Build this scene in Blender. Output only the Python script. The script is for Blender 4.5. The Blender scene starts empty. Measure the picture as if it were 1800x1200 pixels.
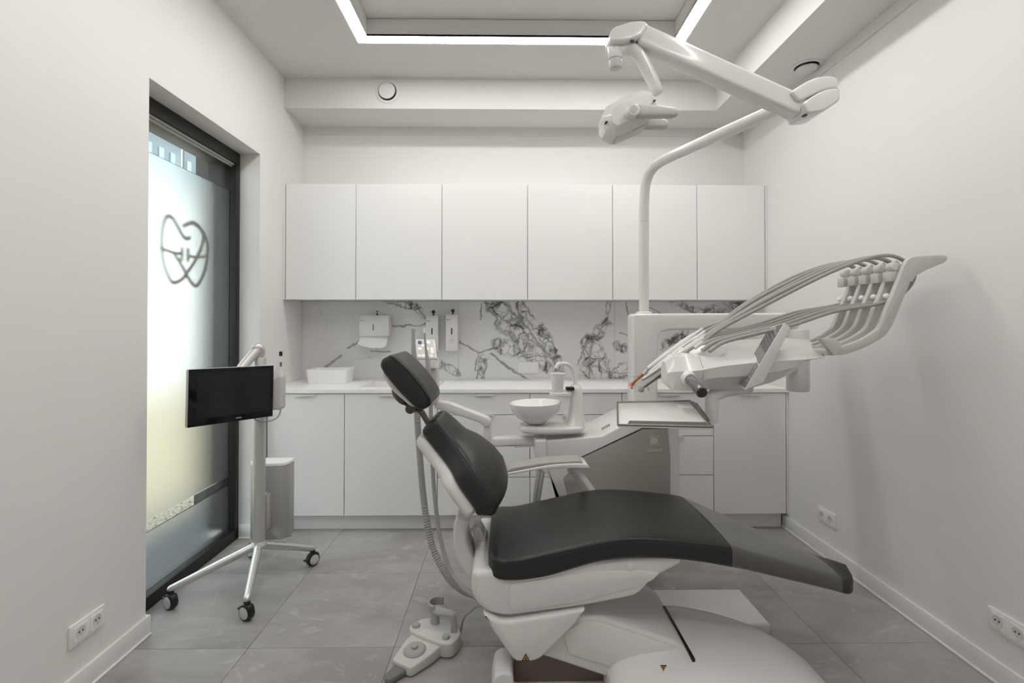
import bpy, bmesh, math, random
from mathutils import Vector, Matrix, noise as mnoise

random.seed(7)
SC = bpy.context.scene
COL = SC.collection
PI = math.pi

# ------------------------------------------------------------------ camera
F_PX, CY, YAW, PITCH, HCAM = 854.87, 560.58, -0.0128, 0.0091, 1.3476
cd = bpy.data.cameras.new('camera')
cam = bpy.data.objects.new('camera', cd); COL.objects.link(cam)
cam.location = (0, 0, HCAM)
cam.rotation_euler = (PI/2 + PITCH, 0, YAW)
cd.sensor_width = 36.0; cd.lens = F_PX/1800*36.0; cd.sensor_fit = 'HORIZONTAL'
cd.shift_y = (CY-600)/1800
cd.clip_start = 0.02
SC.camera = cam

# ------------------------------------------------------------------ world, exposure
w = bpy.data.worlds.new('overcast_sky'); SC.world = w; w.use_nodes = True
bg = w.node_tree.nodes['Background']
bg.inputs[0].default_value = (0.86, 0.95, 1.0, 1); bg.inputs[1].default_value = 3.2
SC.view_settings.view_transform = 'Standard'; SC.view_settings.look = 'None'
SC.view_settings.gamma = 1; SC.view_settings.use_curve_mapping = False
SC.view_settings.exposure = 0.0
LED_POWER = 29.5
SC.cycles.max_bounces = 14; SC.cycles.diffuse_bounces = 8; SC.cycles.transmission_bounces = 10
SC.cycles.transparent_max_bounces = 12
SC.cycles.sample_clamp_indirect = 6.0

# ------------------------------------------------------------------ helpers
def at(u, v, Y):
    """the world point seen at photograph pixel (u, v) at depth Y"""
    x, z, y = (u-900)/F_PX, (CY-v)/F_PX, 1.0
    c, s = math.cos(PITCH), math.sin(PITCH); y, z = c*y - s*z, s*y + c*z
    c, s = math.cos(YAW), math.sin(YAW); x, y = c*x - s*y, s*x + c*y
    k = Y/y
    return Vector((x*k, Y, HCAM + z*k))
def xz(pts, Y):
    return [(p.x, p.z) for p in (at(u, v, Y) for u, v in pts)]

MATS = {}
def mat(name, col, rough=0.5, metal=0.0, coat=0.0, bump=0.0, bscale=200.0, var=0.0, vscale=6.0, emit=0.0, spec=0.5, trans=0.0, ior=1.45, alpha=1.0):
    m = bpy.data.materials.new(name); m.use_nodes = True
    nt = m.node_tree; N, L = nt.nodes, nt.links
    b = N['Principled BSDF']
    b.inputs['Base Color'].default_value = (*col, 1)
    b.inputs['Roughness'].default_value = rough; b.inputs['Metallic'].default_value = metal
    b.inputs['Coat Weight'].default_value = coat; b.inputs['Coat Roughness'].default_value = 0.08
    b.inputs['Specular IOR Level'].default_value = spec
    b.inputs['Transmission Weight'].default_value = trans; b.inputs['IOR'].default_value = ior
    if emit:
        b.inputs['Emission Color'].default_value = (*col, 1); b.inputs['Emission Strength'].default_value = emit
    tc = N.new('ShaderNodeTexCoord')
    # every surface gets a faint procedural mottling of its own colour
    nz = N.new('ShaderNodeTexNoise'); nz.inputs['Scale'].default_value = vscale; nz.inputs['Detail'].default_value = 5
    L.new(tc.outputs['Object'], nz.inputs['Vector'])
    mx = N.new('ShaderNodeMix'); mx.data_type = 'RGBA'
    v = var if var else 0.015
    mx.inputs[6].default_value = (*[max(0, c*(1-v)) for c in col], 1); mx.inputs[7].default_value = (*[min(1, c*(1+v)) for c in col], 1)
    L.new(nz.outputs['Fac'], mx.inputs[0]); L.new(mx.outputs[2], b.inputs['Base Color'])
    if bump:
        n2 = N.new('ShaderNodeTexNoise'); n2.inputs['Scale'].default_value = bscale; n2.inputs['Detail'].default_value = 4
        L.new(tc.outputs['Object'], n2.inputs['Vector'])
        bp = N.new('ShaderNodeBump'); bp.inputs['Strength'].default_value = bump; bp.inputs['Distance'].default_value = 0.002
        L.new(n2.outputs['Fac'], bp.inputs['Height']); L.new(bp.outputs['Normal'], b.inputs['Normal'])
    MATS[name] = m
    return m

class Root:  # where parts are parented
    pass
def thing(name, label, cat, loc, group=None):
    o = bpy.data.objects.new(name, None); COL.objects.link(o)
    o.location = loc; o.empty_display_size = 0.05
    tag(o, label, cat, group)
    o['root_loc'] = [float(x) for x in loc]
    return o
def tag(o, label, cat, group=None):
    o['label'] = label; o['category'] = cat
    if group: o['group'] = group
    return o
def rootloc(o):
    while o.parent: o = o.parent
    return Vector(o.location)
def obj(name, bm, m, parent=None, smooth=38, origin=None, label=None):
    """links a bmesh (world coordinates) as one mesh object, under parent when given"""
    bmesh.ops.remove_doubles(bm, verts=bm.verts, dist=1e-5)
    bmesh.ops.recalc_face_normals(bm, faces=bm.faces)
    for f in bm.faces: f.smooth = True
    th = math.radians(smooth)
    for e in bm.edges:
        if len(e.link_faces) == 2: e.smooth = e.calc_face_angle(0) < th
    me = bpy.data.meshes.new(name); bm.to_mesh(me); bm.free()
    o = bpy.data.objects.new(name, me); COL.objects.link(o)
    if m: me.materials.append(m)
    if parent:
        me.transform(Matrix.Translation(-rootloc(parent))); o.parent = parent
    else:
        if origin is None:
            lo = Vector([min(v.co[i] for v in me.vertices) for i in range(3)]); hi = Vector([max(v.co[i] for v in me.vertices) for i in range(3)])
            origin = Vector(((lo.x+hi.x)/2, (lo.y+hi.y)/2, lo.z))
        me.transform(Matrix.Translation(-Vector(origin))); o.location = origin
    if label: o['label'] = label
    return o
def struct(name, bm, m, parent=None, smooth=38, origin=None):
    o = obj(name, bm, m, parent, smooth, origin)
    if not parent: o['kind'] = 'structure'
    return o
def add(*bms):
    a = bms[0]
    for b in bms[1:]:
        me = bpy.data.meshes.new('t'); b.to_mesh(me); b.free(); a.from_mesh(me); bpy.data.meshes.remove(me)
    return a
def box(x0, x1, y0, y1, z0, z1, bev=0.0, seg=2):
    bm = bmesh.new()
    bmesh.ops.create_cube(bm, size=1)
    for v in bm.verts:
        v.co = Vector(((x0+x1)/2 + v.co.x*(x1-x0), (y0+y1)/2 + v.co.y*(y1-y0), (z0+z1)/2 + v.co.z*(z1-z0)))
    if bev: bmesh.ops.bevel(bm, geom=bm.edges[:], offset=bev, segments=seg, affect='EDGES', profile=0.5, clamp_overlap=True)
    return bm
def xform(bm, M):
    bmesh.ops.transform(bm, matrix=M, verts=bm.verts); return bm
def frame(o, ex, ey):
    ex = Vector(ex).normalized(); ey = Vector(ey); ey = (ey - ex*ey.dot(ex)).normalized(); ez = ex.cross(ey)
    M = Matrix.Identity(4)
    for i in range(3):
        M[i][0], M[i][1], M[i][2], M[i][3] = ex[i], ey[i], ez[i], o[i]
    return M
def area2(p): return sum(p[i][0]*p[(i+1) % len(p)][1]-p[(i+1) % len(p)][0]*p[i][1] for i in range(len(p)))/2
def rounded(poly, r, n=4):
    """rounds the corners of a 2-D polygon; r a number or one per corner"""
    out = []; m = len(poly)
    for i, p in enumerate(poly):
        rr = r[i] if isinstance(r, (list, tuple)) else r
        p = Vector(p); a = Vector(poly[i-1])-p; b = Vector(poly[(i+1) % m])-p
        if rr <= 0: out.append(tuple(p)); continue
        d = min(rr, a.length*0.49, b.length*0.49)
        A = p + a.normalized()*d; B = p + b.normalized()*d
        for k in range(n+1):
            t = k/n; out.append(tuple(A*(1-t)**2 + p*2*t*(1-t) + B*t*t))
    return out
def rprism(poly, M, d0, d1, r=0.0, seg=3):
    """polygon (local x, y) extruded along local z from d0 to d1 with rounded edges of radius r, placed by M"""
    poly = [Vector(p) for p in poly]
    if area2(poly) < 0: poly = poly[::-1]
    m = len(poly); nrm = []
    for i in range(m):
        a = poly[i]-poly[i-1]; b = poly[(i+1) % m]-poly[i]
        na = Vector((a.y, -a.x)); nb = Vector((b.y, -b.x))
        na = na.normalized() if na.length else na; nb = nb.normalized() if nb.length else nb
        k = 1 + na.dot(nb); q = (na+nb)/max(k, 0.35); nrm.append(q)
    bm = bmesh.new(); rings = []
    def ring(ins, z):
        Q = [Vector((p.x-q.x*ins, p.y-q.y*ins)) for p, q in zip(poly, nrm)]
        for _ in range(4):       # edges that the inset has turned round close up to a point
            bad = [(Q[(i+1) % m]-Q[i]).dot(poly[(i+1) % m]-poly[i]) < -1e-12 for i in range(m)]
            if not any(bad) or all(bad): break
            i0 = next(i for i in range(m) if not bad[i]); run = []
            for j in range(1, m+1):
                i = (i0+j) % m
                if bad[i]: run.append(i)
                elif run:
                    k = run + [(run[-1]+1) % m]; c = sum((Q[a] for a in k), Vector((0, 0)))/len(k)
                    for a in k: Q[a] = c.copy()
                    run = []
        rings.append([bm.verts.new(M @ Vector((p.x, p.y, z))) for p in Q])
    if r > 0:
        for k in range(seg+1):
            a = k/seg*PI/2; ring(r*(1-math.sin(a)), d0 + r*(1-math.cos(a)))
        for k in range(seg, -1, -1):
            a = k/seg*PI/2; ring(r*(1-math.sin(a)), d1 - r*(1-math.cos(a)))
    else:
        ring(0, d0); ring(0, d1)
    for A, B in zip(rings, rings[1:]):
        for i in range(m):
            bm.faces.new((A[i], A[(i+1) % m], B[(i+1) % m], B[i]))
    bm.faces.new(rings[0][::-1]); bm.faces.new(rings[-1])
    return bm
def M_xz(y=0.0):   # local x -> X, local y -> Z, local z -> Y (d0, d1 are depths)
    return Matrix(((1, 0, 0, 0), (0, 0, 1, y), (0, 1, 0, 0), (0, 0, 0, 1)))
def M_xy(z=0.0):
    return Matrix.Translation((0, 0, z))
def M_yz(x=0.0):   # local x -> Y, local y -> Z, local z -> X
    return Matrix(((0, 0, 1, x), (1, 0, 0, 0), (0, 1, 0, 0), (0, 0, 0, 1)))
def catmull(pts, n=6, closed=False):
    pts = [Vector(p) for p in pts]; out = []; m = len(pts)
    if m < 3 and not closed: n = max(n, 1)
    rng = range(m) if closed else range(m-1)
    for i in rng:
        if closed: p0, p1, p2, p3 = pts[i-1], pts[i], pts[(i+1) % m], pts[(i+2) % m]
        else: p0, p1, p2, p3 = pts[max(i-1, 0)], pts[i], pts[i+1], pts[min(i+2, m-1)]
        for k in range(n):
            t = k/n
            out.append(0.5*((2*p1) + (p2-p0)*t + (2*p0-5*p1+4*p2-p3)*t*t + (3*p1-p0-3*p2+p3)*t**3))
    if not closed: out.append(pts[-1])
    return out
def lerp_list(vals, m):
    if isinstance(vals, (int, float)): return [vals]*m
    out = []
    for i in range(m):
        f = i/(m-1)*(len(vals)-1); k = min(int(f), len(vals)-2); out.append(vals[k]+(vals[k+1]-vals[k])*(f-k))
    return out
def tube(pts, r, n=12, sub=6, ribs=0.0, flat=1.0, cap_round=False, up=None):
    """a tube through pts; r a number or a list spread along it; ribs: corrugation depth"""
    P = catmull(pts, sub) if sub > 1 else [Vector(p) for p in pts]
    R = lerp_list(r, len(P)); bm = bmesh.new(); rings = []
    t0 = (P[1]-P[0]).normalized(); ref = Vector(up) if up else (Vector((0, 0, 1)) if abs(t0.z) < 0.9 else Vector((0, 1, 0)))
    nx = t0.cross(ref).normalized()
    for i, p in enumerate(P):
        t = (P[min(i+1, len(P)-1)] - P[max(i-1, 0)]).normalized()
        nx = (nx - t*nx.dot(t)).normalized(); ny = t.cross(nx)
        rr = R[i]*(1 - (ribs if ribs and i % 2 else 0))
        rings.append([bm.verts.new(p + nx*math.cos(a)*rr*flat + ny*math.sin(a)*rr) for a in [2*PI*k/n for k in range(n)]])
    if cap_round:
        for end, sgn in ((0, -1), (-1, 1)):
            p = P[end]; q = P[1] if end == 0 else P[-2]; t = (p-q).normalized(); base = rings[end]; rr = R[end]
            extra = []
            for k in (1, 2, 3):
                a = k/3*PI/2*0.94
                extra.append([bm.verts.new(p + (v.co-p)*math.cos(a) + t*rr*math.sin(a)) for v in base])
            if end == 0: rings = extra[::-1] + rings
            else: rings = rings + extra
    for A, B in zip(rings, rings[1:]):
        for i in range(n): bm.faces.new((A[i], A[(i+1) % n], B[(i+1) % n], B[i]))
    bm.faces.new(rings[0][::-1]); bm.faces.new(rings[-1])
    return bm
def cyl(a, b, r0, r1=None, n=24, bev=0.0):
    """solid of revolution from point a to b, with a small rounded rim when bev is given"""
    a, b = Vector(a), Vector(b); r1 = r0 if r1 is None else r1; L = (b-a).length
    if bev: prof = [(r0-bev, 0), (r0-bev*.3, bev*.3), (r0, bev), (r1, L-bev), (r1-bev*.3, L-bev*.3), (r1-bev, L)]
    else: prof = [(r0, 0), (r1, L)]
    return lathe(prof, a, b-a, n)
def lathe(prof, o, axis, n=32, caps=True):
    axis = Vector(axis).normalized(); ref = Vector((0, 0, 1)) if abs(axis.z) < 0.9 else Vector((1, 0, 0))
    ex = axis.cross(ref).normalized(); ey = axis.cross(ex); o = Vector(o)
    bm = bmesh.new(); rings = []
    for r, h in prof:
        rings.append([bm.verts.new(o + axis*h + (ex*math.cos(2*PI*k/n) + ey*math.sin(2*PI*k/n))*max(r, 1e-5)) for k in range(n)])
    for A, B in zip(rings, rings[1:]):
        for i in range(n): bm.faces.new((A[i], A[(i+1) % n], B[(i+1) % n], B[i]))
    if caps:
        bm.faces.new(rings[0][::-1]); bm.faces.new(rings[-1])
    return bm
def ball(c, r, s=(1, 1, 1), n=16):
    bm = bmesh.new(); bmesh.ops.create_uvsphere(bm, u_segments=n, v_segments=n//2+2, radius=r)
    for v in bm.verts: v.co = Vector((v.co.x*s[0], v.co.y*s[1], v.co.z*s[2])) + Vector(c)
    return bm
def loft(rings, cap=True, closed=True):
    bm = bmesh.new(); R = [[bm.verts.new(p) for p in r] for r in rings]; n = len(R[0])
    for A, B in zip(R, R[1:]):
        for i in range(n if closed else n-1): bm.faces.new((A[i], A[(i+1) % n], B[(i+1) % n], B[i]))
    if cap: bm.faces.new(R[0][::-1]); bm.faces.new(R[-1])
    return bm
def superring(hw, hh, e=4.0, n=36):
    out = []
    for k in range(n):
        a = 2*PI*(k+0.5)/n; c, s = math.cos(a), math.sin(a)
        out.append((math.copysign(abs(c)**(2/e), c)*hw, math.copysign(abs(s)**(2/e), s)*hh))
    return out
def quadplate(c, thick, bev=0.0):
    """a plate on four 3-D corners (in order), thickened against its normal"""
    c = [Vector(p) for p in c]; n = (c[1]-c[0]).cross(c[3]-c[0]).normalized()
    bm = bmesh.new(); A = [bm.verts.new(p) for p in c]; B = [bm.verts.new(p - n*thick) for p in c]
    bm.faces.new(A); bm.faces.new(B[::-1])
    for i in range(4): bm.faces.new((A[i], A[(i+1) % 4], B[(i+1) % 4], B[i]))
    if bev: bmesh.ops.bevel(bm, geom=bm.edges[:], offset=bev, segments=2, affect='EDGES', profile=0.5, clamp_overlap=True)
    return bm
def on(c, s, t, out=0.0):
    """the point at fractions s, t over a four-cornered plate, lifted by out along its normal"""
    c = [Vector(p) for p in c]; n = (c[1]-c[0]).cross(c[3]-c[0]).normalized()
    return (c[0]*(1-s)+c[1]*s)*(1-t) + (c[3]*(1-s)+c[2]*s)*t + n*out
def patch(c, s0, s1, t0, t1, thick=0.002, out=0.001):
    return quadplate([on(c, s0, t0, out), on(c, s1, t0, out), on(c, s1, t1, out), on(c, s0, t1, out)], thick)
def copy_thing(src, loc, label, group=None, name=None):
    r = src.copy(); COL.objects.link(r); r.location = loc; r['label'] = label; r['root_loc'] = [float(x) for x in loc]
    if group: r['group'] = group
    for ch in list(src.children):
        c = ch.copy(); COL.objects.link(c); c.parent = r
        for g in list(ch.children):
            d = g.copy(); COL.objects.link(d); d.parent = c
    return r

# ------------------------------------------------------------------ materials
PAINT = mat('white_wall_paint', (0.745, 0.735, 0.72), 0.75, bump=0.12, bscale=260, var=0.012, vscale=3)
CEIL = mat('white_ceiling_paint', (0.69, 0.675, 0.66), 0.85, var=0.012, vscale=2)
LACQ = mat('white_cabinet_lacquer', (0.80, 0.795, 0.785), 0.42, var=0.006)
GAP = mat('cabinet_carcass', (0.42, 0.41, 0.40), 0.6)
TOPM = mat('white_worktop', (0.84, 0.835, 0.82), 0.38, var=0.02, vscale=30)
PLAS = mat('white_gloss_plastic', (0.73, 0.72, 0.705), 0.22, coat=0.35)
PLAS2 = mat('white_satin_plastic', (0.70, 0.69, 0.675), 0.4)
WARMW = mat('warm_white_plastic', (0.66, 0.645, 0.62), 0.3, coat=0.2)
GREYP = mat('grey_unit_panel', (0.34, 0.325, 0.30), 0.42)
GREYL = mat('light_grey_plastic', (0.54, 0.53, 0.51), 0.42)
GREYM = mat('mid_grey_plastic', (0.37, 0.365, 0.345), 0.45)
HOSE = mat('grey_rubber_hose', (0.34, 0.335, 0.315), 0.5)
HOSE2 = mat('pale_grey_hose', (0.33, 0.325, 0.305), 0.45)
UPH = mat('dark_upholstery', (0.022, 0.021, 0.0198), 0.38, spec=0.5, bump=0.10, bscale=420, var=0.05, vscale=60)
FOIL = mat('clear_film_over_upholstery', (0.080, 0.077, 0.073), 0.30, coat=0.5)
SEAM = mat('dark_seam', (0.018, 0.017, 0.016), 0.6)
BLACK = mat('black_plastic', (0.012, 0.012, 0.013), 0.35)
SCREEN = mat('black_glass_screen', (0.006, 0.006, 0.007), 0.06)
SCRN2 = mat('dark_display', (0.014, 0.014, 0.0135), 0.12)
ALU = mat('brushed_aluminium', (0.62, 0.62, 0.61), 0.32, metal=0.85)
ALUW = mat('silver_paint', (0.58, 0.57, 0.55), 0.36, metal=0.5)
STEEL = mat('stainless_steel', (0.70, 0.69, 0.67), 0.18, metal=1.0)
CONN = mat('satin_chrome', (0.62, 0.615, 0.60), 0.38, metal=0.6)
HANDM = mat('pale_aluminium_pull', (0.78, 0.78, 0.77), 0.4, metal=0.15)
STEELD = mat('dark_brushed_steel', (0.24, 0.22, 0.20), 0.3, metal=0.9)
CERAM = mat('white_ceramic', (0.82, 0.815, 0.80), 0.12, coat=0.5)
PAPER = mat('white_paper', (0.82, 0.82, 0.81), 0.9)
BLUE = mat('dark_blue_plastic', (0.012, 0.014, 0.09), 0.4)
AMBER = mat('amber_plastic', (0.48, 0.19, 0.03), 0.2, trans=0.35)
ORANGE = mat('warning_orange', (0.62, 0.30, 0.02), 0.5)
FRAMEM = mat('black_window_frame', (0.014, 0.013, 0.012), 0.45)
BASEB = mat('white_baseboard', (0.76, 0.75, 0.735), 0.5)
SOCK = mat('white_socket_plastic', (0.80, 0.795, 0.78), 0.35)
DARKH = mat('dark_handle', (0.11, 0.10, 0.10), 0.22, coat=0.4)
BRONZE = mat('dark_bronze_metal', (0.12, 0.105, 0.085), 0.35, metal=0.6)
CUPM = mat('white_cup_plastic', (0.86, 0.86, 0.85), 0.35)
FROSTD = mat('translucent_film', (0.62, 0.64, 0.64), 0.25, trans=0.35)
PRINT = mat('grey_print', (0.16, 0.16, 0.155), 0.6)
LED = mat('led_diffuser', (1.0, 0.985, 0.965), 0.5, emit=LED_POWER)

def mat_floor():
    m = mat('grey_concrete_tile', (0.26, 0.25, 0.24), 0.45)
    nt = m.node_tree; N, L = nt.nodes, nt.links; b = N['Principled BSDF']
    for l in list(b.inputs['Base Color'].links): L.remove(l)
    geo = N.new('ShaderNodeNewGeometry'); oi = N.new('ShaderNodeObjectInfo')
    ad = N.new('ShaderNodeVectorMath'); ad.operation = 'MULTIPLY_ADD'
    cmb = N.new('ShaderNodeCombineXYZ')
    for k in range(3): L.new(oi.outputs['Random'], cmb.inputs[k])
    L.new(cmb.outputs[0], ad.inputs[0]); ad.inputs[1].default_value = (17, 23, 5)
    st = N.new('ShaderNodeVectorMath'); st.operation = 'MULTIPLY'; st.inputs[1].default_value = (0.75, 1.25, 1); L.new(geo.outputs['Position'], st.inputs[0]); L.new(st.outputs[0], ad.inputs[2])
    def nz(scale, detail, rough, dist=0.0):
        n = N.new('ShaderNodeTexNoise'); n.inputs['Scale'].default_value = scale; n.inputs['Detail'].default_value = detail
        n.inputs['Roughness'].default_value = rough; n.inputs['Distortion'].default_value = dist
        L.new(ad.outputs[0], n.inputs['Vector']); return n.outputs['Fac']
    r1 = N.new('ShaderNodeValToRGB'); L.new(nz(2.4, 8, 0.62, 0.6), r1.inputs[0])
    e = r1.color_ramp.elements; e[0].position = 0.36; e[0].color = (0.275, 0.264, 0.253, 1); e[1].position = 0.66; e[1].color = (0.40, 0.388, 0.375, 1)
    r2 = N.new('ShaderNodeValToRGB'); L.new(nz(7.0, 10, 0.7, 1.2), r2.inputs[0])
    e = r2.color_ramp.elements; e[0].position = 0.56; e[0].color = (0, 0, 0, 1); e[1].position = 0.74; e[1].color = (1, 1, 1, 1)
    mx = N.new('ShaderNodeMix'); mx.data_type = 'RGBA'; L.new(r2.outputs[0], mx.inputs[0]); L.new(r1.outputs[0], mx.inputs[6]); mx.inputs[7].default_value = (0.58, 0.568, 0.553, 1)
    mx2 = N.new('ShaderNodeMix'); mx2.data_type = 'RGBA'; mx2.inputs[0].default_value = 0.62
    L.new(r1.outputs[0], mx2.inputs[6]); L.new(mx.outputs[2], mx2.inputs[7]); L.new(mx2.outputs[2], b.inputs['Base Color'])
    bp = N.new('ShaderNodeBump'); bp.inputs['Strength'].default_value = 0.12; bp.inputs['Distance'].default_value = 0.003
    L.new(nz(30, 6, 0.6), bp.inputs['Height']); L.new(bp.outputs[0], b.inputs['Normal'])
    return m
TILE = mat_floor()
GROUT = mat('tile_joint', (0.235, 0.225, 0.215), 0.8)

def mat_marble(yb):
    m = bpy.data.materials.new('white_veined_marble'); m.use_nodes = True
    nt = m.node_tree; N, L = nt.nodes, nt.links; b = N['Principled BSDF']
    b.inputs['Roughness'].default_value = 0.28
    geo = N.new('ShaderNodeNewGeometry')
    def vm(op, a=None, c=None, s=None):
        n = N.new('ShaderNodeVectorMath'); n.operation = op
        if a is not None: (L.new(a, n.inputs[0]) if not isinstance(a, tuple) else setattr(n.inputs[0], 'default_value', a))
        if c is not None: (L.new(c, n.inputs[1]) if not isinstance(c, tuple) else setattr(n.inputs[1], 'default_value', c))
        if s is not None: (L.new(s, n.inputs['Scale']) if not isinstance(s, float) else setattr(n.inputs['Scale'], 'default_value', s))
        return n.outputs['Value'] if op in ('DOT_PRODUCT', 'LENGTH', 'DISTANCE') else n.outputs['Vector']
    def ma(op, a, c=0.0, clamp=False):
        n = N.new('ShaderNodeMath'); n.operation = op; n.use_clamp = clamp
        for k, q in ((0, a), (1, c)):
            if isinstance(q, (int, float)): n.inputs[k].default_value = q
            else: L.new(q, n.inputs[k])
        return n.outputs[0]
    def noise(scale, detail=4, rough=0.55, vec=None, out='Fac', dist=0.0):
        n = N.new('ShaderNodeTexNoise'); n.inputs['Scale'].default_value = scale; n.inputs['Detail'].default_value = detail; n.inputs['Roughness'].default_value = rough
        n.inputs['Distortion'].default_value = dist
        L.new(vec or geo.outputs['Position'], n.inputs['Vector']); return n.outputs[out]
    def sstep(x, a, c):
        n = N.new('ShaderNodeMapRange'); n.interpolation_type = 'SMOOTHSTEP'
        n.inputs[1].default_value = a; n.inputs[2].default_value = c; L.new(x, n.inputs[0]); return n.outputs[0]
    P0 = vm('MULTIPLY', geo.outputs['Position'], (1, 0, 1))
    wob = vm('SUBTRACT', noise(5, 5, 0.6, out='Color'), (0.5, 0.5, 0.5))
    wob2 = vm('SUBTRACT', noise(22, 4, 0.6, out='Color'), (0.5, 0.5, 0.5))
    P = vm('ADD', vm('ADD', P0, vm('SCALE', wob, s=0.09)), vm('SCALE', wob2, s=0.03))
    P = vm('MULTIPLY', P, (1, 0, 1))
    def field(segs):
        res = None
        for (A, B, wd) in segs:
            A = at(*A, yb); B = at(*B, yb); A.y = 0; B.y = 0; AB = B-A
            pa = vm('SUBTRACT', P, tuple(A))
            t = ma('MULTIPLY', vm('DOT_PRODUCT', pa, tuple(AB)), 1/AB.length_squared, clamp=True)
            n = N.new('ShaderNodeVectorMath'); n.operation = 'SCALE'; n.inputs[0].default_value = AB; L.new(t, n.inputs['Scale'])
            d = vm('LENGTH', vm('SUBTRACT', pa, n.outputs['Vector']))
            d = ma('MULTIPLY', d, 1/wd)
            res = d if res is None else ma('MINIMUM', res, d)
        return res
    px = 3.75/855
    bands = [((676, 524), (732, 540), 9), ((732, 540), (750, 566), 7), ((868, 524), (890, 560), 20), ((890, 560), (922, 598), 24), ((922, 598), (950, 622), 16),
             ((912, 528), (934, 566), 12), ((934, 566), (966, 604), 12), ((966, 604), (986, 660), 10), ((872, 606), (920, 618), 14), ((920, 618), (972, 652), 12), ((850, 626), (846, 664), 9),
             ((1073, 526), (1064, 566), 6), ((1064, 566), (1040, 602), 12), ((1040, 602), (1032, 668), 17), ((1046, 612), (1066, 664), 15),
             ((1086, 610), (1120, 620), 10), ((1086, 652), (1118, 650), 14), ((1180, 532), (1240, 548), 8), ((1240, 548), (1306, 534), 11), ((1160, 612), (1204, 584), 10), ((776, 644), (806, 656), 7)]
    lines = [((690, 571), (748, 573), 1.7), ((806, 600), (842, 617), 2.0), ((842, 617), (884, 606), 2.0), ((862, 622), (900, 650), 2.4), ((900, 650), (930, 668), 2.4), ((574, 646), (600, 626), 2.6), ((612, 611), (632, 600), 2.2),
             ((652, 618), (684, 617), 1.5), ((844, 560), (848, 535), 1.4), ((842, 618), (836, 650), 1.4), ((1016, 640), (1036, 598), 1.6), ((1086, 585), (1112, 592), 1.3), ((1100, 530), (1110, 560), 1.2), ((760, 600), (748, 566), 1.6), ((1130, 540), (1165, 552), 1.2),
             ((736, 545), (752, 572), 2.4), ((905, 548), (975, 640), 2.2), ((1068, 560), (1040, 600), 2.0), ((1040, 600), (1034, 662), 2.0)]
    fb = field([(a, c, wd*px) for a, c, wd in bands]); fl = field([(a, c, wd*px) for a, c, wd in lines])
    mask = ma('SUBTRACT', 1.0, sstep(ma('ADD', fb, ma('MULTIPLY', ma('SUBTRACT', noise(11, 4), 0.5), 1.6)), 0.45, 1.15))
    warp = vm('ADD', geo.outputs['Position'], vm('ADD', vm('SCALE', wob, s=0.15), vm('SCALE', wob2, s=0.012)))
    def cracks(scale, wid):
        v = N.new('ShaderNodeTexVoronoi'); v.feature = 'DISTANCE_TO_EDGE'; v.inputs['Scale'].default_value = scale
        L.new(warp, v.inputs['Vector']); return ma('SUBTRACT', 1.0, sstep(v.outputs['Distance'], 0.0, wid))
    cr = ma('MAXIMUM', cracks(7.5, 0.075), ma('MULTIPLY', cracks(15, 0.10), 0.6))
    grey = sstep(noise(9, 7, 0.62, vec=warp), 0.46, 0.62)
    fbn = ma('ADD', fb, ma('MULTIPLY', ma('SUBTRACT', noise(11, 4), 0.5), 1.6))
    rimv = ma('MULTIPLY', ma('SUBTRACT', 1.0, sstep(ma('ABSOLUTE', ma('SUBTRACT', fbn, 0.72)), 0.02, 0.20)), sstep(noise(5, 3), 0.42, 0.60))
    inside = ma('MAXIMUM', ma('MULTIPLY', rimv, 0.75), ma('MULTIPLY', mask, ma('ADD', ma('MULTIPLY', cr, 0.66), ma('MULTIPLY', grey, 0.62))))
    line = ma('MULTIPLY', ma('SUBTRACT', 1.0, sstep(fl, 0.2, 1.5)), ma('ADD', 0.25, ma('MULTIPLY', noise(9, 3), 0.8)))
    faint = ma('MULTIPLY', ma('MULTIPLY', cracks(3.2, 0.018), sstep(noise(3, 3), 0.50, 0.66)), 0.22)
    tot = ma('MAXIMUM', ma('MAXIMUM', inside, line), faint)
    soft = ma('MULTIPLY', sstep(noise(4, 5), 0.35, 0.8), 0.12)
    mx = N.new('ShaderNodeMix'); mx.data_type = 'RGBA'; mx.inputs[6].default_value = (0.70, 0.695, 0.69, 1); mx.inputs[7].default_value = (0.55, 0.545, 0.54, 1); L.new(soft, mx.inputs[0])
    m2 = N.new('ShaderNodeMix'); m2.data_type = 'RGBA'; L.new(ma('MINIMUM', tot, 1.0), m2.inputs[0]); L.new(mx.outputs[2], m2.inputs[6]); m2.inputs[7].default_value = (0.085, 0.080, 0.076, 1)
    L.new(m2.outputs[2], b.inputs['Base Color'])
    return m

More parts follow.
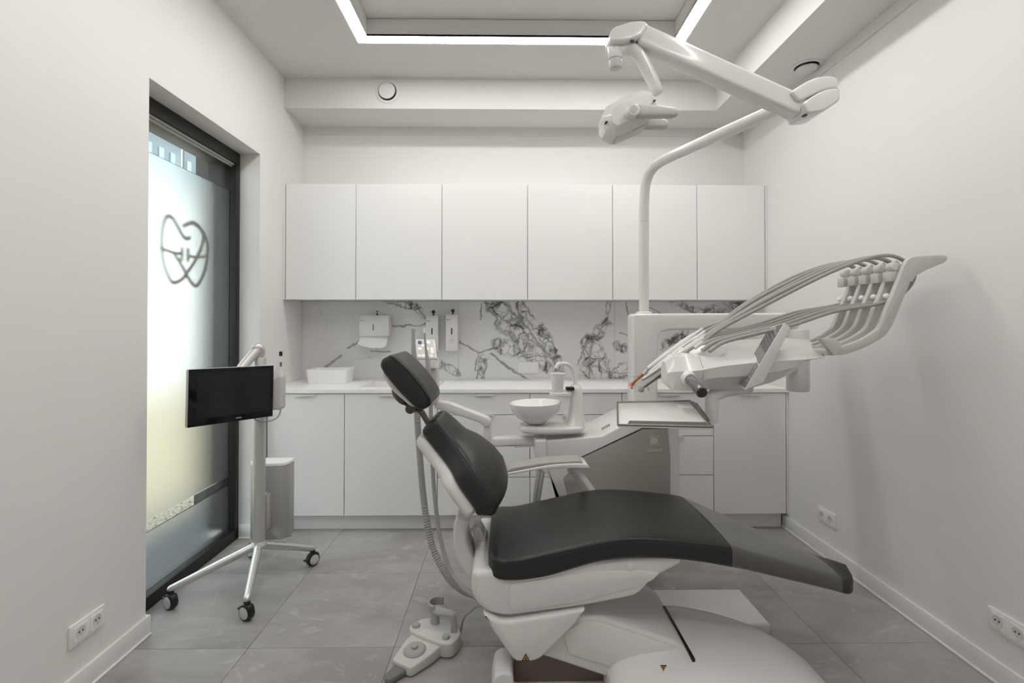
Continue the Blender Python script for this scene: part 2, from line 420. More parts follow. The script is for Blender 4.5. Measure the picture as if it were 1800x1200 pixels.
def mat_glass(name, rough, tint):
    m = bpy.data.materials.new(name); m.use_nodes = True
    nt = m.node_tree; N, L = nt.nodes, nt.links
    for n in list(N):
        if n.type == 'BSDF_PRINCIPLED': N.remove(n)
    out = [n for n in N if n.type == 'OUTPUT_MATERIAL'][0]
    if rough is None:      # clear pane: what is behind it, plus the faint mirror of glass
        tr = N.new('ShaderNodeBsdfTransparent'); tr.inputs[0].default_value = (*tint, 1)
        gl = N.new('ShaderNodeBsdfGlossy'); gl.inputs['Roughness'].default_value = 0.02
        mx = N.new('ShaderNodeMixShader'); mx.inputs[0].default_value = 0.05; L.new(tr.outputs[0], mx.inputs[1]); L.new(gl.outputs[0], mx.inputs[2])
        L.new(mx.outputs[0], out.inputs[0])
    else:                  # frosted film: light comes through widely scattered
        rf = N.new('ShaderNodeBsdfRefraction'); rf.inputs['Color'].default_value = (*tint, 1); rf.inputs['Roughness'].default_value = rough; rf.inputs['IOR'].default_value = 1.25
        nz = N.new('ShaderNodeTexNoise'); nz.inputs['Scale'].default_value = 900
        tl = N.new('ShaderNodeBsdfTranslucent'); tl.inputs['Color'].default_value = (*tint, 1)
        ad = N.new('ShaderNodeMixShader'); ad.inputs[0].default_value = 0.015
        L.new(rf.outputs[0], ad.inputs[1]); L.new(tl.outputs[0], ad.inputs[2])
        gl = N.new('ShaderNodeBsdfGlossy'); gl.inputs['Roughness'].default_value = 0.35
        mx = N.new('ShaderNodeMixShader'); mx.inputs[0].default_value = 0.05; L.new(ad.outputs[0], mx.inputs[1]); L.new(gl.outputs[0], mx.inputs[2])
        L.new(mx.outputs[0], out.inputs[0])
    return m
FROST = mat_glass('frosted_glass', 0.34, (0.97, 0.99, 0.98))
CLEAR = mat_glass('clear_glass', None, (0.95, 0.97, 0.96))

# ------------------------------------------------------------------ room shell
XL, XR, YB, YU, YF = -1.556, 1.849, 3.7465, 3.409, 3.1633
ZC, ZB, YBEAM, XBEAM, YREAR = 3.0713, 2.8585, 3.418, 1.493, -1.7
YN, YFAR, ZREC, XFR = 2.133, 3.092, 2.42, -1.68
# left wall, one block with the tall window opening
pr = [(YREAR, 0), (YN, 0), (YN, ZREC), (YFAR, ZREC), (YFAR, 0), (YB+0.15, 0), (YB+0.15, ZC+0.25), (YREAR, ZC+0.25)]
struct('wall_left', rprism(pr, M_yz(), XL-0.30, XL), PAINT)
struct('wall_right', box(XR, XR+0.2, YREAR, YB+0.15, 0, ZC+0.25), PAINT)
struct('wall_back', box(XL, XR, YB, YB+0.15, 0, ZC+0.25), PAINT)
struct('wall_front', box(XL-0.3, XR+0.2, YREAR-0.2, YREAR, 0, ZC+0.25), PAINT)
# ceiling: slab with the hole of the light ring, raised coffer inside it
LX0, LX1, LY0, LY1, LW = -0.905, 1.095, 0.05, 2.985, 0.070
cb = bmesh.new()
def rectring(bm, a, b, z0, z1):
    """a rectangular ring slab between outer (x0,x1,y0,y1) a and inner b"""
    def vs(r, z): return [bm.verts.new(p) for p in ((r[0], r[2], z), (r[1], r[2], z), (r[1], r[3], z), (r[0], r[3], z))]
    A0, B0, A1, B1 = vs(a, z0), vs(b, z0), vs(a, z1), vs(b, z1)
    for i in range(4):
        j = (i+1) % 4
        bm.faces.new((A0[i], A0[j], B0[j], B0[i])); bm.faces.new((A1[i], B1[i], B1[j], A1[j]))
        bm.faces.new((A0[i], A1[i], A1[j], A0[j])); bm.faces.new((B0[i], B0[j], B1[j], B1[i]))
rectring(cb, (XL, XR, YREAR, YB), (LX0, LX1, LY0, LY1), ZC, ZC+0.2)
struct('ceiling', cb, CEIL)
i0 = (LX0+LW, LX1-LW, LY0+LW, LY1-LW)
cf = bmesh.new(); rectring(cf, (i0[0]-0.012, i0[1]+0.012, i0[2]-0.012, i0[3]+0.012), i0, ZC+0.004, ZC+0.106)
struct('trim_1', cf, CEIL)
struct('trim_6', box(LX0, LX1, LY0, LY1, ZC+0.11, ZC+0.2), CEIL)
struct('trim_2', box(XL, XR, YBEAM, YB, ZB, ZC), CEIL)             # boxed beam over the cupboards
struct('trim_3', box(XBEAM, XR, YREAR, YBEAM, ZB, ZC), CEIL)       # boxed beam along the right wall
struct('trim_4', box(XL, XR-0.012, YB-0.012, YB, ZB-0.062, ZB), CEIL)
struct('trim_5', box(XR-0.012, XR, YREAR, YB, ZB-0.062, ZB), CEIL)
# LED ring
led = thing('ceiling_light', 'bright white rectangular LED line light set flush around the raised ceiling coffer', 'ceiling light', ((LX0+LX1)/2, (LY0+LY1)/2, ZC))
for x0, x1, y0, y1 in ((LX0+.001, LX0+LW, LY0+.001, LY1-.001), (LX1-LW, LX1-.001, LY0+.001, LY1-.001), (LX0+LW, LX1-LW, LY1-LW, LY1-.001), (LX0+LW, LX1-LW, LY0+.001, LY0+LW)):
    bar = obj('light_bar', box(x0, x1, y0, y1, ZC, ZC+0.014), ALUW, led)
    obj('diffuser', box(x0, x1, y0, y1, ZC-0.001, ZC), LED, bar)
# floor with single tiles
fl = struct('floor', box(XL-0.3, XR+0.2, YREAR-0.2, YB+0.15, -0.08, -0.006), GROUT, origin=(0, 0, 0))
TS, TX, TY = 0.605, -1.07, 2.045
i = 0
for kx in range(-2, 6):
    for ky in range(-7, 4):
        x0, y0 = TX+kx*TS, TY+ky*TS
        x0c, x1c, y0c, y1c = max(x0, XL-0.29), min(x0+TS, XR), max(y0, YREAR), min(y0+TS, YB)
        if x1c-x0c < 0.02 or y1c-y0c < 0.02: continue
        g = 0.0007
        obj('tile', box(x0c+g, x1c-g, y0c+g, y1c-g, -0.012, 0.0, 0.0008, 1), TILE, fl)
# baseboards
def bboard(name, poly_bm): return struct(name, poly_bm, BASEB)
bboard('baseboard_left', add(box(XL, XL+0.014, YREAR, YN, 0, 0.085, 0.002), box(XL, XL+0.022, YREAR, YN+0.012, 0, 0.010, 0.004), box(XL-0.10, XL+0.014, YN, YN+0.012, 0, 0.085, 0.002)))
bboard('baseboard_right', add(box(XR-0.014, XR, YREAR, YF+0.06, 0, 0.085, 0.002), box(XR-0.022, XR, YREAR, YF+0.06, 0, 0.010, 0.004)))
bboard('baseboard_recess', add(box(XFR+0.005, XL, YFAR-0.012, YFAR, 0, 0.085, 0.002), box(XFR+0.005, XL+0.012, YFAR-0.020, YFAR, 0, 0.010, 0.004), box(XL, XL+0.012, YFAR-0.012, YF+0.06, 0, 0.085, 0.002)))

# ------------------------------------------------------------------ window (tall glazing in the left recess)
win = bpy.data.objects.new('window_1', None); COL.objects.link(win); win.location = (XFR, (YN+YFAR)/2, 0); win['kind'] = 'structure'
WX0, WX1, XG = XL-0.21, XFR, -1.722
YW0 = YN-0.0
fw_ = 0.068
obj('window_frame', box(XL-0.302, WX1, YW0, YFAR, ZREC-0.075, ZREC, 0.004), FRAMEM, win)
obj('window_frame', box(WX0, WX1, YW0, YFAR, 0.0, 0.065, 0.004), FRAMEM, win)
obj('window_frame', box(XL-0.302, WX1, YFAR-0.045, YFAR, 0.065, ZREC-0.075, 0.004), FRAMEM, win)
obj('window_frame', box(WX0, WX1, YW0, YW0+0.05, 0.065, ZREC-0.075, 0.004), FRAMEM, win)
obj('glazing_bead', add(box(XG+0.012, XFR-0.012, YW0+.05, YFAR-.045, ZREC-0.086, ZREC-0.075, 0.002), box(XG+0.008, XG+0.018, YW0+.05, YFAR-.045, ZREC-0.096, ZREC-0.086, 0.002)), GREYM, win)
gy0, gy1 = YW0+0.05, YFAR-0.045
obj('clear_pane', box(XG-0.004, XG+0.004, gy0, gy1, 2.175, ZREC-0.075), CLEAR, win)
obj('frosted_pane', box(XG-0.004, XG+0.004, gy0, gy1, 0.400, 2.175), FROST, win)
obj('clear_pane', box(XG-0.004, XG+0.004, gy0, gy1, 0.345, 0.400), CLEAR, win)
obj('frosted_pane', box(XG-0.004, XG+0.004, gy0, gy1, 0.065, 0.345), FROST, win)
# tooth emblem on the outside of the glass
def glass_pt(u, v, x=XG-0.06):
    Y = 2.5
    for _ in range(12):
        p = at(u, v, Y); Y *= x/p.x
    return at(u, v, Y)
LOGO = mat('olive_grey_lettering', (0.34, 0.32, 0.24), 0.6)
def lg(pts, wid=0.021, sub=7):
    P = catmull([glass_pt(260+a/7.5, 360+b/7.5) for a, b in pts], sub); bm = bmesh.new(); L_, R_ = [], []
    for i, p in enumerate(P):
        t = (P[min(i+1, len(P)-1)]-P[max(i-1, 0)]).normalized(); n = Vector((1, 0, 0)).cross(t).normalized()*wid/2
        L_.append(p+n); R_.append(p-n)
    A = [[bm.verts.new(q+Vector((dx, 0, 0))) for q in S] for S in (L_, R_) for dx in (0, -0.003)]
    for i in range(len(P)-1):
        for a, b in ((0, 2), (1, 0), (3, 1), (2, 3)): bm.faces.new((A[a][i], A[b][i], A[b][i+1], A[a][i+1]))
    for k in (0, -1): bm.faces.new((A[0][k], A[1][k], A[3][k], A[2][k]))
    return bm
emb = add(lg([(180, 590), (200, 760), (260, 930), (330, 1025), (430, 985), (500, 900), (600, 740), (680, 560), (705, 420), (660, 300), (570, 235), (450, 285)]),
          lg([(450, 285), (560, 240), (680, 330), (750, 500), (750, 700), (710, 900), (640, 1045), (590, 1060), (520, 960), (430, 790), (340, 640)]),
          lg([(180, 560), (175, 420), (200, 250), (250, 150), (310, 170), (380, 280), (450, 410), (500, 445), (545, 430)]),
          lg([(150, 560), (330, 630), (430, 640)], 0.016), lg([(500, 670), (640, 690), (760, 670)], 0.016),
          lg([(440, 560), (440, 740)], 0.022, 1), lg([(515, 570), (515, 755)], 0.022, 1))
obj('tooth_emblem', emb, LOGO, win)

# outside: gravel strip, dark side wall, canopy, pale neighbouring building
GRAV = mat('pale_gravel_ground', (0.40, 0.33, 0.22), 0.9, var=0.4, vscale=55)
struct('ground_outside', box(-14, XL-0.31, -6, 16, -0.14, -0.05), GRAV)
pb = bmesh.new()
for k in range(2600):
    c = Vector((random.uniform(-2.75, -2.33), random.uniform(3.0, 4.35), -0.043))
    r = random.uniform(0.008, 0.02)
    s = bmesh.ops.create_icosphere(pb, subdivisions=1, radius=r, matrix=Matrix.Translation(c) @ Matrix.Rotation(random.random()*6, 4, 'Z') @ Matrix.Diagonal((1.3, 0.9, 0.7, 1)))
peb = obj('gravel', pb, mat('gravel_pebbles', (0.40, 0.35, 0.28), 0.85, var=0.75, vscale=40)); peb['kind'] = 'stuff'; peb['label'] = 'pale gravel lying outside below the frosted window'
struct('shaded_strip_outside', box(-2.33, XL-0.31, -2, 3.66, -0.05, -0.03), mat('canopy_shade_ground', (0.10, 0.11, 0.115), 0.8))  # near ground strip, coloured dark to stand for the canopy's shade
struct('wall_outside', box(-2.32, XL-0.31, 3.66, 4.0, -0.05, 3.6), mat('olive_grey_render', (0.055, 0.060, 0.055), 0.85))
struct('ceiling_outside', box(-2.25, XL-0.31, -2.0, 3.66, 2.56, 2.75), mat('olive_canopy', (0.17, 0.165, 0.13), 0.8))
nb = thing('neighbour_building', 'pale building with blue grey windows seen through the clear strip over the frosted glass', 'building', (-7.5, 6.0, -0.05))
NBW = mat('pale_facade', (0.82, 0.83, 0.82), 0.8); NBG = mat('grey_blue_window', (0.16, 0.20, 0.21), 0.3); NBC = mat('pale_blue_curtain', (0.36, 0.46, 0.50), 0.8)
obj('facade', box(-9.0, -7.5, -1, 13.0, -0.05, 6.5), NBW, nb)
obj('ledge', box(-7.5, -7.0, -1, 13.0, 4.0, 4.18, 0.02), NBW, nb)
obj('ledge', box(-7.5, -7.2, -1, 13.0, 5.62, 5.80, 0.02), NBW, nb)
for k in range(6):
    y0 = 1.35+k*2.0
    fr = obj('window', box(-7.55, -7.46, y0, y0+1.9, 4.25, 5.50, 0.01), NBG, nb)
    for q in range(5): obj('curtain', box(-7.46, -7.44, y0+0.08+q*0.36, y0+0.22+q*0.36, 4.3, 5.15), NBC, fr)

# ------------------------------------------------------------------ fitted cabinets
def zf(v): return at(900, v, YF).z
zt, zplin = 0.8997, 0.0
def edge(u, Y): return at(u, 700, Y).x
ZCT, ZCB = 0.896, 0.105                     # top and bottom of the base fronts
EX = [edge(469.5, YF), -1.0435, -0.4435, 0.1565, 0.7565, 1.3565, edge(1381.5, YF)]
g = 0.0022
def handle_bm(xc, z, wd=0.125):
    return add(box(xc-wd/2, xc+wd/2, YF-0.020, YF+0.014, z-0.0015, z+0.0015), box(xc-wd/2, xc+wd/2, YF-0.020, YF-0.0175, z-0.011, z+0.0015, 0.0008))
def base_cabinet(k, label, fronts):
    x0, x1 = EX[k], EX[k+1]
    t = thing('base_cabinet', label, 'cabinet', ((x0+x1)/2, YF+0.3, 0.0), 'white base cabinets under the worktop')
    obj('body', box(x0+0.0005, x1-0.0005, YF+0.021, YB-0.012, ZCB, 0.72 if k == 1 else ZCT+0.0005), GAP, t)
    for (kind, za, zb, hx) in fronts:
        f = obj(kind, box(x0+g, x1-g, YF, YF+0.019, za+g, zb-g, 0.0012, 1), LACQ, t)
        if hx is not None: obj('handle', handle_bm(hx, zb-0.0055 if zb > 0.85 else zb-0.002), HANDM, f)
    return t
Z1, Z2, Z5a, Z5b = zf(729), zf(838.5), zf(767), zf(836)
xc = lambda k: (EX[k]+EX[k+1])/2
base_cabinet(0, 'white base cabinet behind the monitor cart, at the window end of the run', [('door', ZCB, ZCT, edge(537, YF))])
base_cabinet(1, 'white base cabinet with one door under the sink', [('door', ZCB, ZCT, edge(684, YF))])
base_cabinet(2, 'white cabinet of three drawers behind the dark chair backrest', [('drawer', Z1, ZCT, xc(2)), ('drawer', Z2, Z1, xc(2)), ('drawer', ZCB, Z2, xc(2))])
base_cabinet(3, 'white cabinet of three drawers behind the spittoon bowl and rinse tower', [('drawer', Z1, ZCT, edge(1006, YF)), ('drawer', Z2, Z1, edge(1006, YF)), ('drawer', ZCB, Z2, xc(3))])
base_cabinet(4, 'white drawer cabinet behind the instrument tray, beside the grey unit panel', [('drawer', Z5a, ZCT, edge(1175, YF)), ('drawer', Z5b, Z5a, edge(1183, YF)), ('drawer', ZCB, Z5b, xc(4))])
c6 = base_cabinet(5, 'white one door base cabinet at the right wall end of the run', [('door', ZCB, ZCT, edge(1317, YF))])
obj('filler_strip', box(EX[6]+0.003, XR-0.001, YF+0.001, YF+0.02, ZCB, ZCT, 0.001, 1), LACQ, c6)
pl = obj('cabinet_plinth', box(EX[0]-0.02, XR-0.02, YF+0.055, YF+0.075, 0.0, ZCB-0.002, 0.001, 1), BASEB, smooth=30)
tag(pl, 'white plinth board set back under the base cabinets on the floor', 'plinth')
# worktop with the sink opening
SX0, SX1, SY0, SY1 = at(640, 678, 3.36).x, -0.452, 3.27, 3.60
ct = bmesh.new()
def slabhole(bm, a, b, z0, z1): rectring(bm, a, b, z0, z1)
slabhole(ct, (XL+0.001, XR-0.001, YF-0.012, YB-0.011), (SX0, SX1, SY0, SY1), 0.8985, 0.9215)
tag(obj('worktop', ct, TOPM, smooth=30), 'long white worktop running over all base cabinets under the marble splashback', 'worktop')
sk = thing('sink', 'white rectangular sink let into the worktop beside the white box', 'sink', ((SX0+SX1)/2, (SY0+SY1)/2, 0.72))
sb = bmesh.new()
def tub(bm, x0, x1, y0, y1, zt_, zb_, th, tap=0.01):
    o = [(x0, y0), (x1, y0), (x1, y1), (x0, y1)]
    def q(ins, z): return [bm.verts.new((x0+ins if k in (0, 3) else x1-ins, y0+ins if k in (0, 1) else y1-ins, z)) for k in range(4)]
    R = [q(tap, zb_), q(0, zt_), q(th, zt_), q(th+tap, zb_+th)]
    for A, B in zip(R, R[1:]):
        for k in range(4): bm.faces.new((A[k], A[(k+1) % 4], B[(k+1) % 4], B[k]))
    bm.faces.new(R[0][::-1]); bm.faces.new(R[-1])
tub(sb, SX0+0.001, SX1-0.001, SY0+0.001, SY1-0.001, 0.919, 0.745, 0.008)
obj('basin', sb, CERAM, sk); obj('drain', cyl(((SX0+SX1)/2, 3.44, 0.749), ((SX0+SX1)/2, 3.44, 0.752), 0.03), STEEL, sk)
# upper cupboards
UX = [edge(501.8, YU), at(625.6, 400, YU).x]
UX = [at(u, 430, YU).x for u in (501.8, 625.6, 776.8, 927.3, 1077, 1225.3, 1344.8)]
ZU0, ZU1 = 1.5148, 2.3242
ul = ['white wall cupboard door nearest the window', 'white wall cupboard above the paper towel dispenser', 'white wall cupboard above the two soap dispensers', 'white wall cupboard above the double light switch',
      'white wall cupboard with the lamp pole standing in front of it', 'white wall cupboard at the right wall end of the row']
for k in range(6):
    x0, x1 = UX[k], UX[k+1]
    t = thing('wall_cupboard', ul[k], 'cupboard', ((x0+x1)/2, (YU+YB)/2, ZU0), 'white wall cupboards over the marble')
    obj('body', box(x0+0.0005, x1-0.0005, YU+0.021, YB-0.001, ZU0+0.006, ZU1-0.002), GAP if 0 else LACQ, t)
    obj('door', box(x0+g, x1-g, YU, YU+0.019, ZU0, ZU1, 0.0012, 1), LACQ, t)
    if k == 0: obj('filler_strip', box(XL+0.001, x0-0.004, YU+0.001, YU+0.02, ZU0, ZU1, 0.001, 1), LACQ, t)
    if k == 5: obj('filler_strip', box(x1+0.004, XR-0.001, YU+0.001, YU+0.02, ZU0, ZU1, 0.001, 1), LACQ, t)
    if k < 6: obj('shadow_gap', box(x0-0.0022, x0+0.0018, YU+0.012, YU+0.02, ZU0+.004, ZU1-.002), GAP, t)
# marble splashback of three slabs
MARB = mat_marble(YB)
sp = thing('splashback', 'white marble splashback with grey veins between worktop and wall cupboards', 'splashback', (0, YB-0.005, 0.9215))
PX = [XL+0.001, at(806, 600, YB).x, at(1079.5, 600, YB).x, XR-0.001]
for k in range(3):
    obj('panel', box(PX[k]+0.0007, PX[k+1]-0.0007, YB-0.010, YB-0.0004, 0.922, ZU0-0.001+0.004), MARB, sp)

# ------------------------------------------------------------------ small fixed things on the walls
def double_socket(name, pos, nrm, along, label):
    """socket plate; local x along the wall, local y up"""
    M = frame(Vector(pos), along, (0, 0, 1))
    if M.to_3x3().col[2].dot(Vector(nrm)) < 0: M = frame(Vector(pos), -Vector(along), (0, 0, 1))
    t = thing(name, label, 'socket', pos, 'double wall sockets')
    obj('frame', rprism(rounded([(-0.076, -0.0405), (0.076, -0.0405), (0.076, 0.0405), (-0.076, 0.0405)], 0.004), M, 0, 0.010, 0.002, 2), SOCK, t)
    for s in (-1, 1):
        c = s*0.0355
        S = obj('socket', rprism(rounded([(c-0.0275, -0.0275), (c+0.0275, -0.0275), (c+0.0275, 0.0275), (c-0.0275, 0.0275)], 0.003), M, 0.008, 0.0125, 0.001, 1), SOCK, t)
        obj('socket_cup', lathe([(0.0215, 0.0126), (0.0215, 0.0132), (0.0185, 0.0132), (0.0175, 0.0128)], M @ Vector((c, 0, 0)), M.to_3x3().col[2], 24), WARMW, S)  # darker plastic paints the shade of a recess onto the cup
        for dx, dy in ((-0.007, 0.004), (0.007, 0.004), (0, -0.008)):
            h = M @ Vector((c+dx, dy, 0.0128)); obj('pin_hole', cyl(h, h + M.to_3x3().col[2]*0.0012, 0.0030 if dy > 0 else 0.0022, n=10), BLACK if dy > 0 else STEEL, S)
    return t
def on_wall(u, v, X):
    Y = 2.0
    for _ in range(15):
        p = at(u, v, Y); Y *= X/p.x
    return at(u, v, Y)
double_socket('double_socket', on_wall(1455, 908.5, XR), (-1, 0, 0), (0, 1, 0), 'white double socket low on the right wall, close to the base cabinets')
double_socket('double_socket', on_wall(1776, 1103, XR), (-1, 0, 0), (0, 1, 0), 'white double socket low on the right wall, at the edge of the photo')
double_socket('double_socket', on_wall(151, 1100, XL), (1, 0, 0), (0, 1, 0), 'white double socket low on the wall on the near side of the window')
# light switch pair on the marble
P = at(928.5, 646, YB-0.010)
t = thing('light_switch', 'white double light switch plate on the marble splashback', 'switch', P)
M = Matrix(((1, 0, 0, P.x), (0, 0, -1, P.y), (0, 1, 0, P.z), (0, 0, 0, 1)))
obj('frame', rprism(rounded([(-0.078, -0.043), (0.078, -0.043), (0.078, 0.043), (-0.078, 0.043)], 0.004), M, 0, 0.009, 0.002, 2), SOCK, t)
for s in (-1, 1):
    c = s*0.0355; obj('rocker', rprism(rounded([(c-0.028, -0.028), (c+0.028, -0.028), (c+0.028, 0.028), (c-0.028, 0.028)], 0.002), M, 0.007, 0.0125, 0.0015, 2), SOCK, t)
# round air vents
def vent(pos, axis, label):
    t = thing('air_vent', label, 'vent', pos, 'round white air vents')
    obj('rim', lathe([(0.085, 0), (0.085, 0.003), (0.08, 0.006), (0.066, 0.007), (0.064, 0.001)], pos, axis, 40), CEIL, t)
    q = Vector(pos)+Vector(axis)*0.0065
    obj('throat', cyl(Vector(pos)+Vector(axis)*0.0012, Vector(pos)+Vector(axis)*0.002, 0.0635, n=40), BLACK, t)
    obj('disc', lathe([(0.010, 0.0), (0.052, 0.010), (0.058, 0.016), (0.056, 0.021), (0.03, 0.024), (0.001, 0.0245)], pos, axis, 40), CEIL, t)
vent(at(681, 161, YBEAM), (0, -1, 0), 'round white air vent on the face of the boxed beam above the cupboards')
p = at(1418, 116, 2.5)
k = (ZB-HCAM)/(p.z-HCAM); vent((p.x*k, p.y*k, ZB), (0, 0, -1), 'round white air vent in the underside of the boxed beam by the right wall')

# dispensers on the marble
def key(parent, x, y, z, wide=False):
    obj('key', add(box(x-0.006, x+0.006, y-0.003, y+0.003, z, z+0.018, 0.002), cyl((x, y-0.004, z+0.030), (x, y+0.004, z+0.030), 0.0135 if not wide else 0.006, n=16)), BLUE, parent, label='dark blue key')
def dispenser(name, label, cat, u0, u1, v0, v1, dep, group=None, taper=True):
    Yf = YB-0.010-dep
    a, b = at(u0, v0, Yf), at(u1, v1, Yf)
    t = thing(name, label, cat, ((a.x+b.x)/2, YB-0.010, b.z), group)
    h = a.z-b.z
    prof = [(YB-0.0101, 0), (Yf+0.004, 0), (Yf, 0.006), (Yf, h), (Yf+0.02, h+0.026 if taper else h), (YB-0.0101, h+0.026)]
    obj('case', rprism([(y, b.z+z) for y, z in prof], M_yz(), a.x, b.x, 0.004, 2), PLAS2, t)
    return t, a, b, Yf
t, a, b, Yf = dispenser('paper_towel_dispenser', 'white paper towel dispenser on the marble with a towel hanging out', 'dispenser', 631.5, 683, 560, 590.5, 0.105)
M = Matrix(((1, 0, 0, 0), (0, 0, -1, Yf), (0, 1, 0, 0), (0, 0, 0, 1)))
cx, cz = (a.x+b.x)/2-0.005, (a.z+b.z)/2
obj('slot', rprism(rounded([(cx-0.004, cz-0.024), (cx+0.004, cz-0.024), (cx+0.004, cz+0.024), (cx-0.004, cz+0.024)], 0.0035), M, -0.001, 0.0012), PRINT, t)
obj('maker_mark', add(rprism([(a.x+0.008, a.z-0.018), (a.x+0.015, a.z-0.018), (a.x+0.015, a.z-0.011), (a.x+0.008, a.z-0.011)], M, -0.001, 0.0008), rprism([(a.x+0.018, a.z-0.0165), (a.x+0.042, a.z-0.0165), (a.x+0.042, a.z-0.0135), (a.x+0.018, a.z-0.0135)], M, -0.001, 0.0008)), PRINT, t)
key(t, cx+0.012, YB-0.05, a.z+0.0245, True)
Yp = YB-0.055
pp = xz([(636, 588), (681, 588), (679, 608), (672, 611.5), (655, 611), (640, 608), (629, 604)], Yf+0.02)
tw = obj('paper_towel', loft([[Vector((x, Yf+0.03+0.02*math.sin(i*1.1)-(0.03 if z < b.z-0.04 else 0), z)) for i, (x, z) in enumerate(pp)], [Vector((x, Yf+0.033+0.02*math.sin(i*1.1)-(0.03 if z < b.z-0.04 else 0), z)) for i, (x, z) in enumerate(pp)]]), PAPER)
tag(tw, 'white paper towel sheet hanging from the wall dispenser', 'paper towel')
for (u0, u1, v0, v1, lab) in ((748.5, 770, 560.5, 617, 'white soap dispenser on the marble partly behind the small keypad'), (783.5, 804.5, 558.5, 616.5, 'white soap dispenser on the marble, the one clear of the keypad')):
    t, a, b, Yf = dispenser('soap_dispenser', lab, 'dispenser', u0, u1, v0, v1, 0.10, 'soap dispensers on the marble')
    M = Matrix(((1, 0, 0, 0), (0, 0, -1, Yf), (0, 1, 0, 0), (0, 0, 0, 1)))
    cx = (a.x+b.x)/2; cz = at(800, 582, Yf).z
    obj('slot', rprism(rounded([(cx-0.0045, cz-0.024), (cx+0.0045, cz-0.024), (cx+0.0045, cz+0.024), (cx-0.0045, cz+0.024)], 0.004), M, -0.001, 0.0012), BLACK, t)
    obj('maker_mark', add(rprism([(a.x+0.008, a.z-0.018), (a.x+0.016, a.z-0.018), (a.x+0.016, a.z-0.010), (a.x+0.008, a.z-0.010)], M, -0.001, 0.0008), rprism([(a.x+0.018, a.z-0.016), (a.x+0.036, a.z-0.016), (a.x+0.036, a.z-0.012), (a.x+0.018, a.z-0.012)], M, -0.001, 0.0008)), PRINT, t)
    if u0 > 775:
        zz = at(800, 598, Yf).z
        obj('printed_mark', add(lathe([(0.017, 0.0004), (0.017, 0.001), (0.0155, 0.001), (0.0155, 0.0004)], (cx, Yf, zz), (0, -1, 0), 24, False), rprism([(cx-0.012, zz-0.004), (cx+0.012, zz-0.004), (cx+0.012, zz+0.003), (cx-0.012, zz+0.003)], M, -0.001, 0.0007), rprism([(cx-0.006, zz-0.022), (cx+0.006, zz-0.022), (cx+0.006, zz-0.017), (cx-0.006, zz-0.017)], M, -0.001, 0.0007)), GREYL, t)
    key(t, cx+0.002, YB-0.05, a.z+0.0245)
# white box on the worktop
a, b = at(546.5, 674, 3.50), at(612, 674, 3.50)
bb = bmesh.new()
x0, x1, y0, y1, z0, z1 = a.x, b.x, 3.44, 3.62, 0.9215, 1.022
def rr(x0, x1, y0, y1, z, r=0.02): return [Vector((x, y, z)) for x, y in rounded([(x0, y0), (x1, y0), (x1, y1), (x0, y1)], r, 4)]
bb = loft([rr(x0+.004, x1-.004, y0+.004, y1-.004, z0, .012), rr(x0, x1, y0, y1, z0+0.006, .016), rr(x0-0.012, x1+0.012, y0-0.012, y1+0.012, z1, .022), rr(x0-0.007, x1+0.007, y0-0.007, y1+0.007, z1, .018), rr(x0+0.006, x1-0.006, y0+0.006, y1-0.006, z0+0.008, .012)])
tag(obj('storage_box', bb, CUPM), 'open white rectangular box standing on the worktop near the window', 'box')

# ------------------------------------------------------------------ helpers for shapes read off at a known depth
def proj(p):
    d = Vector(p) - Vector((0, 0, HCAM))
    c, s = math.cos(YAW), math.sin(YAW); x, y = c*d.x + s*d.y, -s*d.x + c*d.y
    c, s = math.cos(PITCH), math.sin(PITCH); y, z = c*y + s*d.z, -s*y + c*d.z
    return 900 + F_PX*x/y, CY - F_PX*z/y
def interp(pts, x):
    if x <= pts[0][0]: return pts[0][1]
    for (a, b), (c, d) in zip(pts, pts[1:]):
        if x <= c:
            t = (x-a)/(c-a); return b+(d-b)*t
    return pts[-1][1]
def smooth_line(pts, n=8):
    return [(p.x, p.y) for p in catmull([(a, b, 0) for a, b in pts], n)]
def zline(X, Y, line):
    u, _ = proj((X, Y, 0.5)); return at(u, interp(line, u), Y).z
def slabring(cx, hw, z0, z1, X, r, crown=0.0, n=4, m=9, ce=2.0):
    """closed ring in the plane X = const: rounded rectangle, width along Y, optional crowned top"""
    out = []; r = min(r, hw*0.95, (z1-z0)*0.48)
    for (sx, sz, a0) in ((1, 1, 0), (-1, 1, PI/2), (-1, -1, PI), (1, -1, 3*PI/2)):
        for k in range(n+1):
            a = a0 + k/n*PI/2
            y = sx*(hw-r) + r*math.cos(a); z = ((z1-r) if sz > 0 else (z0+r)) + r*math.sin(a)
            if sz > 0: z += crown*(1-abs(y/hw)**ce)
            out.append(Vector((X, cx+y, z)))
        if sz > 0 and sx > 0:      # points across the top
            for k in range(1, m):
                y = (hw-r)*(1-2*k/m); out.append(Vector((X, cx+y, z1+crown*(1-abs(y/hw)**ce))))
        if sz < 0 and sx < 0:
            for k in range(1, m):
                y = -(hw-r)*(1-2*k/m); out.append(Vector((X, cx+y, z0)))
    return out

